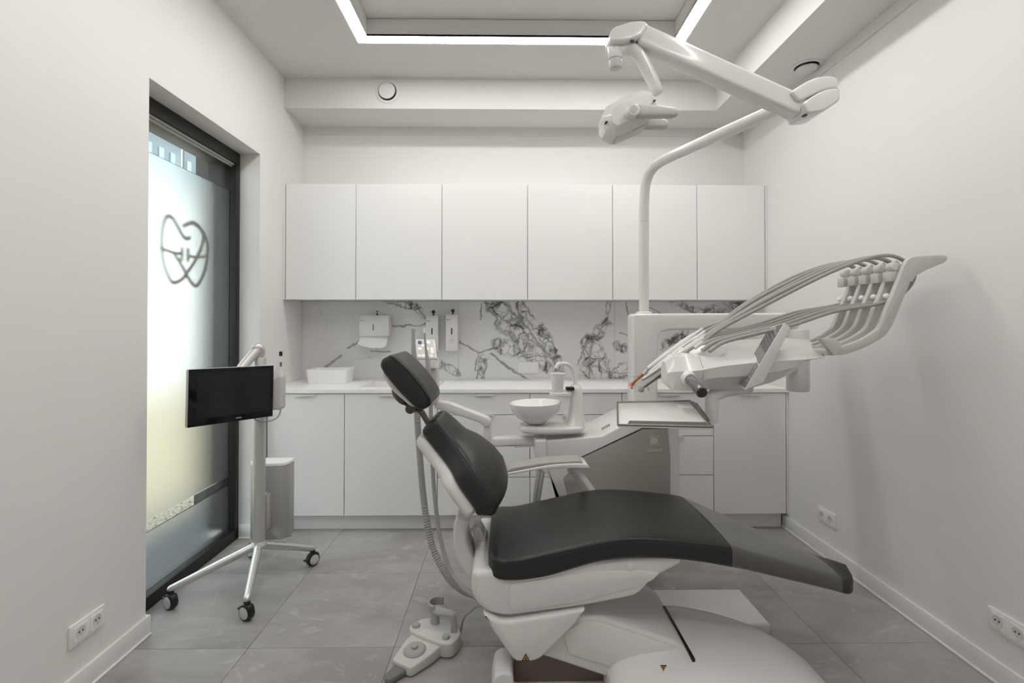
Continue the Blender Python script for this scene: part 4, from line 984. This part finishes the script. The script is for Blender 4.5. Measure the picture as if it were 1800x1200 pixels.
# ------------------------------------------------------------------ instrument console
con = thing('instrument_console', 'white hanging instrument console with five grey whip arms, right of the unit post', 'instrument console', (1.0, 2.15, 1.07))
def octring(X, yn, yf, zb, zl, ztn, ztf, inset=0.05):
    wy = yf-yn; bi = min(0.07, wy*0.28); inset = min(inset, wy*0.36)
    skew = 0.46*max(0.0, (X-0.95)/0.36)
    pts = [(yn+bi, zb), (yn+0.012, zb+(zl-zb)*0.55), (yn, zl), (yn+0.006, zl+0.006), (yn+inset, ztn), (yf-inset, ztf), (yf-0.006, zl+0.01), (yf, zl), (yf-0.012, zb+(zl-zb)*0.5), (yf-bi, zb)]
    return [Vector((X+skew*max(0, y-1.99), y, z)) for y, z in pts]
cr = [octring(0.662, 1.985, 2.075, 1.100, 1.145, 1.186, 1.19, 0.03), octring(0.692, 1.962, 2.10, 1.074, 1.153, 1.214, 1.218, 0.04), octring(0.745, 1.952, 2.11, 1.070, 1.156, 1.220, 1.224, 0.045),
      octring(0.79, 1.950, 2.12, 1.070, 1.160, 1.214, 1.220, 0.045), octring(0.83, 1.950, 2.22, 1.071, 1.168, 1.205, 1.226, 0.045), octring(0.87, 1.950, 2.34, 1.074, 1.175, 1.196, 1.246, 0.045), octring(1.00, 1.950, 2.35, 1.072, 1.189, 1.206, 1.262, 0.045), octring(1.10, 1.950, 2.35, 1.100, 1.196, 1.222, 1.272, 0.05),
      octring(1.18, 1.952, 2.35, 1.135, 1.200, 1.238, 1.280, 0.07), octring(1.215, 1.955, 2.345, 1.182, 1.202, 1.245, 1.282, 0.09), octring(1.25, 1.96, 2.34, 1.192, 1.205, 1.243, 1.276, 0.09), octring(1.30, 1.975, 2.32, 1.200, 1.209, 1.226, 1.272, 0.07), octring(1.313, 1.985, 2.31, 1.205, 1.210, 1.216, 1.262, 0.06)]
obj('console_head', loft(cr), PLAS, con, 28)
sm = [(0.80, 1.215), (0.802, 1.16), (0.798, 1.10), (0.80, 1.074)]
obj('head_joint', tube([(0.797, 1.998, 1.217), (0.797, 1.951, 1.160), (0.797, 1.962, 1.12), (0.797, 2.02, 1.071)], 0.0013, 6, 1), GREYM, con)
c0 = at(1210, 664, 1.945)
obj('handle_collar', cyl(c0+Vector((0, 0.015, 0.002)), c0+Vector((0.004, -0.012, -0.006)), 0.030, 0.027, bev=0.006), PLAS, con)
h0, h1 = at(1211, 665, 1.95), at(1234, 690, 1.80)
obj('console_handle', cyl(h0, h1, 0.0225, 0.0215, bev=0.004), DARKH, con)
obj('handle_end', cyl(h1, h1+(h1-h0).normalized()*0.003, 0.0185, bev=0.001), mat('dark_brown_cap', (0.035, 0.022, 0.020), 0.3), con)
# swivel column, arm and tray bracket below
a = at(1402, 600, 2.60); b = at(1402, 687, 2.60)
obj('swivel_column', cyl((a.x, 2.60, b.z), (a.x, 2.60, 1.318), 0.056, bev=0.006), PLAS2, con)
obj('swing_arm', tube([(1.02, 2.2, 1.10), (1.15, 2.32, 1.115), (1.35, 2.48, 1.115), (a.x, 2.60, 1.115)], 0.034, 14, 6), PLAS2, con)
a = at(1251, 700, 2.05)
obj('tray_bracket', cyl((a.x, 2.05, at(1251, 742, 2.05).z), (a.x, 2.05, at(1251, 690, 2.05).z), 0.027, bev=0.004), PLAS2, con)
obj('bracket_arm', tube([at(1251, 706, 2.05), at(1253, 697, 2.05), at(1264, 689, 2.06), at(1285, 683, 2.08), at(1315, 679, 2.10)], [0.026, 0.028, 0.030, 0.034], 14, 6), PLAS2, con)
# control screen
sq = [at(1309, 685, 1.90), at(1294.5, 673, 2.05), at(1352, 575.5, 2.05), at(1379, 567, 1.90)]
nrm = (sq[1]-sq[0]).cross(sq[3]-sq[0]).normalized()
if nrm.x > 0: sq = [sq[1], sq[0], sq[3], sq[2]]; nrm = -nrm
bd = Vector((0.052, 0.004, -0.012)); bd2 = Vector((0.026, 0.004, -0.016))
ed = bmesh.new(); Fv = [ed.verts.new(p) for p in sq]; b0, b3 = at(1343, 673, sq[0].y+0.005), at(1391, 576, sq[3].y+0.005); dy = sq[1]-sq[0]
if sq[0].y > sq[1].y: b0, b3 = at(1343, 673, sq[1].y+0.005)-dy, at(1391, 576, sq[2].y+0.005)-dy
Bv = [ed.verts.new(b0), ed.verts.new(b0+dy*0.95), ed.verts.new(b3+dy*0.95), ed.verts.new(b3)]
if sq[0].y > sq[1].y: pass
ed.faces.new(Fv); ed.faces.new(Bv[::-1])
for i in range(4): ed.faces.new((Fv[i], Fv[(i+1) % 4], Bv[(i+1) % 4], Bv[i]))
bmesh.ops.bevel(ed, geom=ed.edges[:], offset=0.0025, segments=2, affect='EDGES', profile=0.5, clamp_overlap=True)
obj('screen_case', ed, PLAS, con)
gl = obj('touch_glass', patch(sq, 0.03, 0.97, 0.02, 0.985, 0.001, 0.0008), mat('grey_mirror_glass', (0.34, 0.335, 0.32), 0.05, metal=0.5, coat=0.4), con)
for s in range(4):
    for t in range(6):
        if random.random() < 0.85: obj('screen_key', patch(sq, 0.12+s*0.21, 0.19+s*0.21, 0.09+t*0.072, 0.135+t*0.072, 0.0006, 0.0015), HOSE, gl)
# holder ledge with row of grooves where the handpieces lie
obj('handpiece_rest', rprism(rounded(xz([(1212, 620), (1234, 606), (1262, 606), (1270, 616), (1252, 632), (1220, 630)], 2.1), 0.012), M_xz(), 2.05, 2.30, 0.010), CUPM, con)
# whip arms
org = (1300, 420); sc_ = 4.616
def c4(pts): return [(org[0]+x/sc_, org[1]+y/sc_) for x, y in pts]
YW, DW = 1.95, 0.07
inner = c4([(790, 885), (900, 850), (1010, 805), (1110, 740), (1150, 690), (1200, 560), (1260, 420), (1325, 250), (1360, 175), (1395, 150)])
outer = c4([(1425, 190), (1405, 300), (1380, 370), (1330, 490), (1270, 640), (1225, 730), (1170, 795), (1060, 860), (930, 915), (830, 940), (795, 935)])
wa_in = smooth_line(xz(inner, YW), 3); wa_out = smooth_line(xz(outer, YW), 3)
obj('arm_mount', rprism(rounded(xz(c4([(720, 905), (812, 890), (818, 900), (780, 945), (720, 945)]), 1.96), 0.006), M_xz(), 1.966, 2.27, 0.005), GREYL, con)
obj('mount_cheek', rprism(rounded(xz(c4([(640, 803), (770, 806), (815, 842), (820, 890), (782, 945), (755, 942)]), 1.95), 0.008), M_xz(), 1.944, 1.97, 0.004), GREYL, con)
for k in range(5):
    y0 = YW+k*DW
    t = obj('whip_arm', rprism(wa_in+wa_out, M_xz(), y0, y0+0.024, 0.004, 2), GREYL, con)
    if k == 0:
        wing = xz(c4([(1380, 152), (1430, 140), (1640, 126), (1680, 135), (1690, 160), (1665, 190), (1520, 250), (1430, 300), (1400, 350), (1360, 330)]), YW)
        obj('pull_handle', rprism(rounded(wing, 0.006), M_xz(), YW-0.002, YW+0.026, 0.004, 2), GREYL, t)
    q = at(*c4([(1315, 215)])[0], YW); obj('roller', cyl((q.x, y0+0.026, q.z), (q.x, y0+DW-0.004, q.z), 0.018, bev=0.004), WARMW, t)
    q = at(*c4([(1295, 300)])[0], YW); obj('roller_bracket', box(q.x-0.014, q.x+0.012, y0+0.024, y0+DW, q.z-0.02, q.z+0.022, 0.003), GREYL, t)
    q = at(*c4([(1262, 470)])[0], YW); obj('bead', ball((q.x, y0+0.045, q.z+0.006), 0.012), CUPM, t)
# handpieces, each with its hose over a whip arm
HPX = [((1221, 612), (1127, 683)), ((1223, 604), (1131, 666)), ((1226, 599), (1141, 660)), ((1226, 593), (1141, 655)), ((1222, 588), (1139, 648))]
NAMES = ['grey drill handpiece with round head, lowest and nearest in the console holder', 'silver handpiece with blunt tip, second from the front in the console holder', 'slim silver handpiece, in the middle of the console holder',
         'white sleeved handpiece, between the slim silver one and the amber tipped one', 'white curing light handpiece with amber curved tip and round shield']
for k in range(5):
    Yh = 2.128+k*0.045; Yw = YW+k*DW+0.047
    r0, t0 = at(*HPX[k][0], Yh), at(*HPX[k][1], Yh)
    t = thing('handpiece', NAMES[k], 'handpiece', r0, 'handpieces on the instrument console')
    d = (t0-r0); L_ = d.length; dn = d.normalized()
    pt = lambda s: r0+d*s
    if k == 0:
        obj('handle', tube([pt(0), pt(.3), pt(.6), pt(.86), pt(.95)], [0.0115, 0.013, 0.0115, 0.008, 0.007], 14, 4), STEELD, t)
        obj('head', cyl(t0+Vector((0.004, 0, 0.012)), t0+Vector((-0.003, 0, -0.014)), 0.0125, bev=0.003), GREYM, t)
        obj('bur', cyl(t0+Vector((0.028, 0, 0.010)), t0+Vector((0.034, 0, -0.008)), 0.0017, n=8), STEELD, t)
    elif k == 1:
        obj('handle', tube([pt(0), pt(.4), pt(.75), pt(1)], [0.012, 0.0125, 0.010, 0.0075], 14, 4, cap_round=True), ALUW, t)
        obj('collar', cyl(pt(.34), pt(.38), 0.0132), STEEL, t)
    elif k == 2:
        obj('handle', tube([pt(0), pt(.4), pt(.8), pt(1)], [0.0115, 0.012, 0.009, 0.006], 14, 4, cap_round=True), PLAS2, t)
        obj('collar', cyl(pt(.30), pt(.40), 0.0127), STEEL, t)
    elif k == 3:
        obj('handle', tube([pt(0), pt(.3), pt(.6), pt(.85), pt(1)], [0.011, 0.0145, 0.013, 0.010, 0.007], 14, 4, cap_round=True), PLAS2, t)
    else:
        obj('handle', tube([pt(0), pt(.25), pt(.6), pt(.9), pt(1.0)], [0.012, 0.018, 0.0165, 0.013, 0.010], 14, 4), PLAS2, t)
        q = [at(1139, 648, Yh), at(1131.5, 658, Yh)]; obj('collar', cyl(q[0], q[1], 0.012, 0.009), STEEL, t)
        obj('curing_tip', tube([at(1134, 655, Yh), at(1124, 663, Yh), at(1116, 670, Yh), at(1111.5, 677, Yh), at(1110.5, 683, Yh)], [0.0065, 0.0065, 0.006, 0.0055], 12, 5), AMBER, t, label='amber curved tip')
        q = at(1111, 677, Yh); obj('shield', lathe([(0.004, -0.001), (0.012, 0.0), (0.0145, 0.004), (0.012, 0.003), (0.004, 0.001)], q, (-0.3, -0.7, 0.6), 20), mat('pink_shield', (0.52, 0.24, 0.16), 0.25), t)
    obj('connector', tube([r0-dn*0.045, r0+dn*0.02], 0.0105, 16, 1), CONN, t)
    s = [1.0, 1.03, 0.97, 1.02, 0.98][k]
    off = Vector((0, 0, 0.006*(k % 2)))
    hose = [r0-dn*0.03, r0-dn*0.055] + [at(u, v, YW)*1 for u, v in ()]
    def sp(u, v, y): p = at(u, v, YW); return Vector((p.x, y, p.z))
    ym = (Yh+Yw)/2
    hose += [at(1270, 576-3*k, Yh), sp(1385, 527, ym)+off, sp(1465, 480, Yw), sp(1535, 453, Yw), sp(1578, 446, Yw), sp(1606, 456, Yw), sp(1624, 476, Yw), sp(1617, 500, Yw), sp(1592, 522, Yw), sp(1555, 534, Yw), sp(1480, 547, Yw), sp(1400, 572, Yw-0.01), sp(1330, 588, Yw-0.02), sp(1275, 602, Yw-0.03), sp(1248, 618, Yw-0.04)]
    obj('hose', tube(hose, [0.0078, 0.0092, 0.0078, 0.0085, 0.0092][k], 10, 7), HOSE, t)
# instrument tray
tq = [at(1086, 748, 1.75), at(1252, 752, 1.68), at(1213, 706, 2.02), at(1085, 708, 2.08)]
tray = thing('instrument_tray', 'flat steel instrument tray hanging under the console, above the chair seat', 'tray', on(tq, .5, .5))
obj('tray_plate', quadplate(tq, 0.006, 0.0015), STEEL if 0 else mat('bright_tray_liner', (0.74, 0.725, 0.70), 0.28, metal=0.25), tray)
def rim(a, b, w_=0.0035): return tube([a, (a+b)/2, b], w_, 8, 2)
up = Vector((0, 0, 0.004))
for i in range(4): obj('tray_rim', rim(tq[i]+up, tq[(i+1) % 4]+up), STEELD, tray)
obj('front_lip', quadplate([on(tq, 0.10, 0.0, 0.004), on(tq, 0.985, 0.0, 0.004), on(tq, 0.955, 0.07, 0.013), on(tq, 0.13, 0.07, 0.013)], 0.003), mat('bronze_grey_steel', (0.075, 0.064, 0.052), 0.5, metal=0.1), tray)
obj('side_clip', add(tube([on(tq, 1.01, .2, .006), on(tq, 1.01, .5, .012), on(tq, 1.01, .9, .006)], 0.006, 8, 4), tube([on(tq, 1.03, .35, .004), on(tq, 1.03, .8, .010)], 0.005, 8, 1)), STEELD, tray)
obj('tray_mount', box(tq[1].x-0.02, tq[1].x+0.035, 1.93, 2.04, tq[1].z-0.006, tq[1].z+0.03, 0.006), PLAS, tray)

# ------------------------------------------------------------------ monitor cart
YC = 2.54
cc = at(455, 952, YC)
cart = thing('monitor_cart', 'silver wheeled stand with a black touch screen in front of the frosted window', 'cart', (cc.x, YC, 0.0))
colt = at(455, 628, YC)
obj('column', cyl((cc.x, YC, cc.z-0.02), (cc.x, YC, colt.z), 0.031, bev=0.003), ALUW, cart)
obj('column_foot', lathe([(0.036, -0.026), (0.040, -0.014), (0.036, -0.003), (0.031, 0.006)], (cc.x, YC, cc.z), (0, 0, 1), 28), ALUW, cart)
WH = [((300, 1049), 2.33, 0.62), ((434, 1070), 2.24, 0.5), ((549.5, 975), 2.735, 1.2), ((443, 968), 2.84, 1.7)]
for (px_, Yw_, rot) in WH:
    f = at(px_[0], px_[1], Yw_); gz = 0.037; wc = Vector((f.x, Yw_, gz))
    top = wc + Vector((0, 0, 0.050))
    dirv = (wc-Vector((cc.x, YC, 0))).normalized()
    hub = Vector((cc.x, YC, cc.z-0.012))
    obj('leg', tube([hub, hub.lerp(top, 0.5)+Vector((0, 0, 0.004)), top-dirv*0.0+Vector((0, 0, 0.008))], [0.022, 0.019, 0.0155], 14, 5, cap_round=True), ALU, cart)
    ca = Vector((math.cos(rot-0.9), -math.sin(0.9), 0)); ca = Vector((-0.42, -0.90, 0)) if px_[0] < 500 else Vector((0.80, -0.55, 0))
    ca.normalize(); sd = Vector((-ca.y, ca.x, 0))
    k = obj('caster', cyl(wc-ca*0.017, wc+ca*0.017, 0.036, bev=0.006), BLACK, cart)
    obj('wheel_disc', add(cyl(wc+ca*0.0165, wc+ca*0.019, 0.027, bev=0.001), cyl(wc-ca*0.019, wc-ca*0.0165, 0.027, bev=0.001)), GREYL, k)
    obj('caster_fork', add(cyl(wc+Vector((0, 0, 0.036)), top+Vector((0, 0, 0.004)), 0.014), rprism(rounded([(-0.034, 0.0), (-0.02, 0.033), (0.02, 0.038), (0.034, 0.02), (0.030, 0.0)], 0.01), frame(wc+ca*0.0, sd, (0, 0, 1)), -0.0155, 0.0155, 0.003)), BLACK, k)
    obj('brake_pedal', xform(box(-0.012, 0.012, -0.012, 0.012, -0.004, 0.004, 0.003), frame(wc-sd*0.040+Vector((0, 0, 0.008)), sd, ca)), BLACK, k)
# elbow arm at the top
obj('elbow_arm', add(tube([at(452, 634, YC), at(458, 620, YC), at(456, 612, YC-.01), at(450, 611, YC-.02)], [0.022, 0.022, 0.024, 0.024], 14, 4, cap_round=True), tube([at(455, 612, YC-.01), at(440, 628, YC-.05), at(424, 648, YC-.10), at(415, 665, YC-.14)], 0.024, 14, 4, cap_round=True)), ALUW, cart)
mq = [at(328.5, 752.5, 2.13), at(479.5, 731.5, 2.48), at(481.5, 641.5, 2.48), at(331, 649, 2.13)]
mon = obj('monitor', quadplate(mq, 0.022, 0.006), ALUW, cart)
obj('screen_glass', patch(mq, 0.006, 0.996, 0.006, 0.994, 0.002, 0.0012), SCREEN, mon)
obj('display', patch(mq, 0.09, 0.95, 0.13, 0.93, 0.001, 0.0016), SCRN2, mon)
obj('printed_name', add(*[patch(mq, 0.53+q*0.0115, 0.538+q*0.0115, 0.055, 0.072, 0.001, 0.0018) for q in range(6)]), GREYL, mon)
ctr = on(mq, 0.5, 0.5, -0.04)
obj('monitor_mount', add(tube([at(415, 665, YC-.14), ctr], 0.022, 12, 1), xform(box(-0.05, 0.05, -0.05, 0.05, -0.012, 0.012, 0.004), frame(on(mq, .5, .5, -0.030), mq[1]-mq[0], mq[3]-mq[0]))), ALUW, cart)
# battery box behind the column
a, b = at(440.5, 812, 2.66), at(508, 943, 2.66)
poly = [(a.x, 2.66), (a.x+0.02, 2.625), (cc.x, 2.615), (b.x-0.02, 2.625), (b.x, 2.66), (b.x, 2.73), (a.x, 2.73)]
obj('battery_box', rprism(rounded(poly, 0.012), M_xy(), b.z, a.z-0.014, 0.004, 2), mat('grey_silver_case', (0.40, 0.395, 0.385), 0.4, metal=0.45), cart)
obj('battery_lid', rprism(rounded(poly, 0.012), M_xy(), a.z-0.014, a.z+0.006, 0.005, 2), CUPM, cart)
c, d = at(470, 845, 2.74), at(512, 943, 2.74)
obj('back_plate', box(c.x, d.x, 2.732, 2.752, d.z, c.z, 0.006), GREYL, cart)
c, d = at(464, 868, 2.60), at(474, 928, 2.60)
obj('box_bracket', add(box(c.x-0.01, d.x, 2.575, 2.62, d.z, c.z, 0.004), cyl((c.x+0.012, 2.57, c.z), (c.x+0.012, 2.60, c.z), 0.013, bev=0.002)), ALUW, cart)
# scanner in its holder
a, b = at(480, 668, 2.53), at(498, 719, 2.53)
obj('scanner_holder', add(rprism(rounded([(a.x, b.z+0.01), (a.x+0.008, b.z), (b.x-0.008, b.z), (b.x, b.z+0.012), (b.x+0.001, a.z+0.02), (b.x-0.006, a.z+0.03), (a.x, a.z+0.002)], 0.005), M_xz(), 2.50, 2.56, 0.008), cyl((cc.x, YC, a.z-0.03), (a.x+0.01, 2.535, a.z-0.03), 0.016)), GREYL, cart)
scn = thing('intraoral_scanner', 'white handheld scanner standing in the holder beside the black touch screen', 'scanner', at(489, 668, 2.53))
def scr(u0, u1, v, hd_):
    p, q = at(u0, v, 2.53), at(u1, v, 2.53); c = (p+q)/2
    return [Vector((c.x+x, 2.53+y, c.z)) for x, y in superring((q.x-p.x)/2, hd_, 3.0, 24)]
obj('scanner_body', loft([scr(481, 498, 690, 0.024), scr(481.5, 498.5, 668, 0.026), scr(482.5, 498, 658, 0.025), scr(486, 497, 645, 0.020), scr(488.5, 496.5, 636, 0.014), scr(490, 496, 622, 0.010), scr(491, 495.5, 617.5, 0.008)]), PLAS, scn)
a, b = at(490.5, 617.5, 2.518), at(496, 625.5, 2.518); obj('scanner_window', box(a.x, b.x, 2.5165, 2.524, b.z, a.z, 0.002), BLACK, scn)
a, b = at(492.5, 636, 2.516), at(494.5, 644, 2.512); obj('printed_mark', box(a.x, b.x, 2.512, 2.52, b.z, a.z), PRINT, scn)
obj('cable', tube([at(493, 718, 2.53), at(492.5, 724, 2.53), at(488, 733, 2.52), at(477, 739, 2.51), at(463, 741, 2.50), at(450, 738, 2.47), at(440, 728, 2.45)], 0.0035, 8, 6), GREYM, scn)

# ------------------------------------------------------------------ foot pedal
FLp, FRp, RRp, RLp = Vector((-0.445, 1.905, 0)), Vector((-0.362, 1.868, 0)), Vector((-0.222, 1.995, 0)), Vector((-0.392, 2.115, 0))
ped = thing('foot_pedal', 'light grey foot control with round dial and carrying loop on the floor tiles', 'foot pedal', ((FLp+RRp)/2))
fw = ((FLp+FRp)/2-(RLp+RRp)/2).normalized(); sd = Vector((-fw.y, fw.x, 0))
if sd.x < 0: sd = -sd
O = (RLp+RRp)/2; Mp = Matrix(((sd.x, fw.x, 0, O.x), (sd.y, fw.y, 0, O.y), (0, 0, 1, 0), (0, 0, 0, 1)))
LP = ((FLp+FRp)/2-O).length
PEDM = mat('pedal_plastic', (0.56, 0.555, 0.53), 0.4)
front = [(-0.046, LP), (-0.074, LP*0.45), (-0.076, 0.02), (0.080, 0.02), (0.076, LP*0.45), (0.050, LP)]
bmf = rprism(rounded(front, [.012, .02, 0, 0, .02, .012]), Mp, 0.004, 0.052, 0.006, 3)
for v in bmf.verts:      # wedge: lower towards the nose
    l = Mp.inverted() @ v.co
    if l.z > 0.03: v.co.z -= 0.012*max(0, l.y)/LP
obj('pedal_body', bmf, PEDM, ped)
rear = [(-0.100, 0.03), (-0.104, 0.0), (-0.085, -0.050), (-0.03, -0.080), (0.04, -0.082), (0.105, -0.055), (0.122, 0.0), (0.116, 0.034), (0.07, 0.050), (-0.06, 0.050)]
obj('pedal_rear', rprism([(p.x, p.y) for p in catmull([(x, y, 0) for x, y in rear], 4, True)], Mp, 0.004, 0.062, 0.007, 3), PEDM, ped)
obj('dial', lathe([(0.043, 0.0), (0.043, 0.005), (0.037, 0.011), (0.024, 0.012), (0.014, 0.013), (0.013, 0.021), (0.008, 0.025), (0.001, 0.0255)], Mp @ Vector((0, LP*0.58, 0.0435)), Mp.to_3x3() @ Vector((0, 0.06, 1)), 36), GREYM, ped)
obj('dial_ring', lathe([(0.048, 0.0), (0.048, 0.002), (0.043, 0.0035), (0.043, 0.0)], Mp @ Vector((0, LP*0.58, 0.0425)), Mp.to_3x3() @ Vector((0, 0.06, 1)), 36, False), HOSE, ped)
for s in (-1, 1): obj('button', lathe([(0.017, 0), (0.017, 0.008), (0.014, 0.013), (0.001, 0.015)], Mp @ Vector((s*0.078, 0.012, 0.060)), (0, 0, 1), 24), GREYM, ped)
obj('mode_mark', xform(box(-0.009, 0.009, -0.004, 0.004, -0.0005, 0.0008), Mp @ Matrix.Translation((0.012, LP*0.17, 0.0505))), PRINT, ped)
loop = [Mp @ Vector(p) for p in ((0.085, -0.035, 0.055), (0.080, -0.040, 0.115), (0.068, -0.042, 0.128), (0.02, -0.042, 0.122), (-0.02, -0.044, 0.118))]
obj('carrying_loop', tube(loop, [0.010, 0.009, 0.009, 0.010, 0.012, 0.013], 10, 5, flat=1.5), GREYM, ped)
sec = [(-0.030+r_*math.cos(a_), -0.070+r_*math.sin(a_)) for r_, rg in ((0.042, range(0, 13)), (0.033, range(12, -1, -1))) for a_ in [math.radians(70+rg_*17) for rg_ in rg]]
obj('loop_cradle', rprism(sec, Mp, 0.105, 0.142, 0.002, 1), GREYM, ped)
obj('loop_stem', tube([Mp @ Vector((-0.02, -0.045, 0.055)), Mp @ Vector((-0.025, -0.045, 0.12))], 0.016, 12, 1, flat=1.2), GREYM, ped)
obj('toe_pedal', rprism(rounded([(-0.034, LP-0.01), (-0.030, LP+0.055), (-0.016, LP+0.072), (0.008, LP+0.070), (0.030, LP-0.01)], 0.01), Mp, 0.004, 0.026, 0.006, 3), mat('dark_pedal_rubber', (0.17, 0.17, 0.16), 0.5), ped)
e0 = Mp @ Vector((0.08, -0.045, 0.03))
cbl = obj('pedal_cable', tube([e0, e0+Vector((0.02, 0.03, 0.0)), at(815, 1086, 2.06), at(828, 1073, 2.05), at(838, 1065, 2.02), at(856, 1062, 1.98)], 0.005, 8, 6), HOSE, ped)
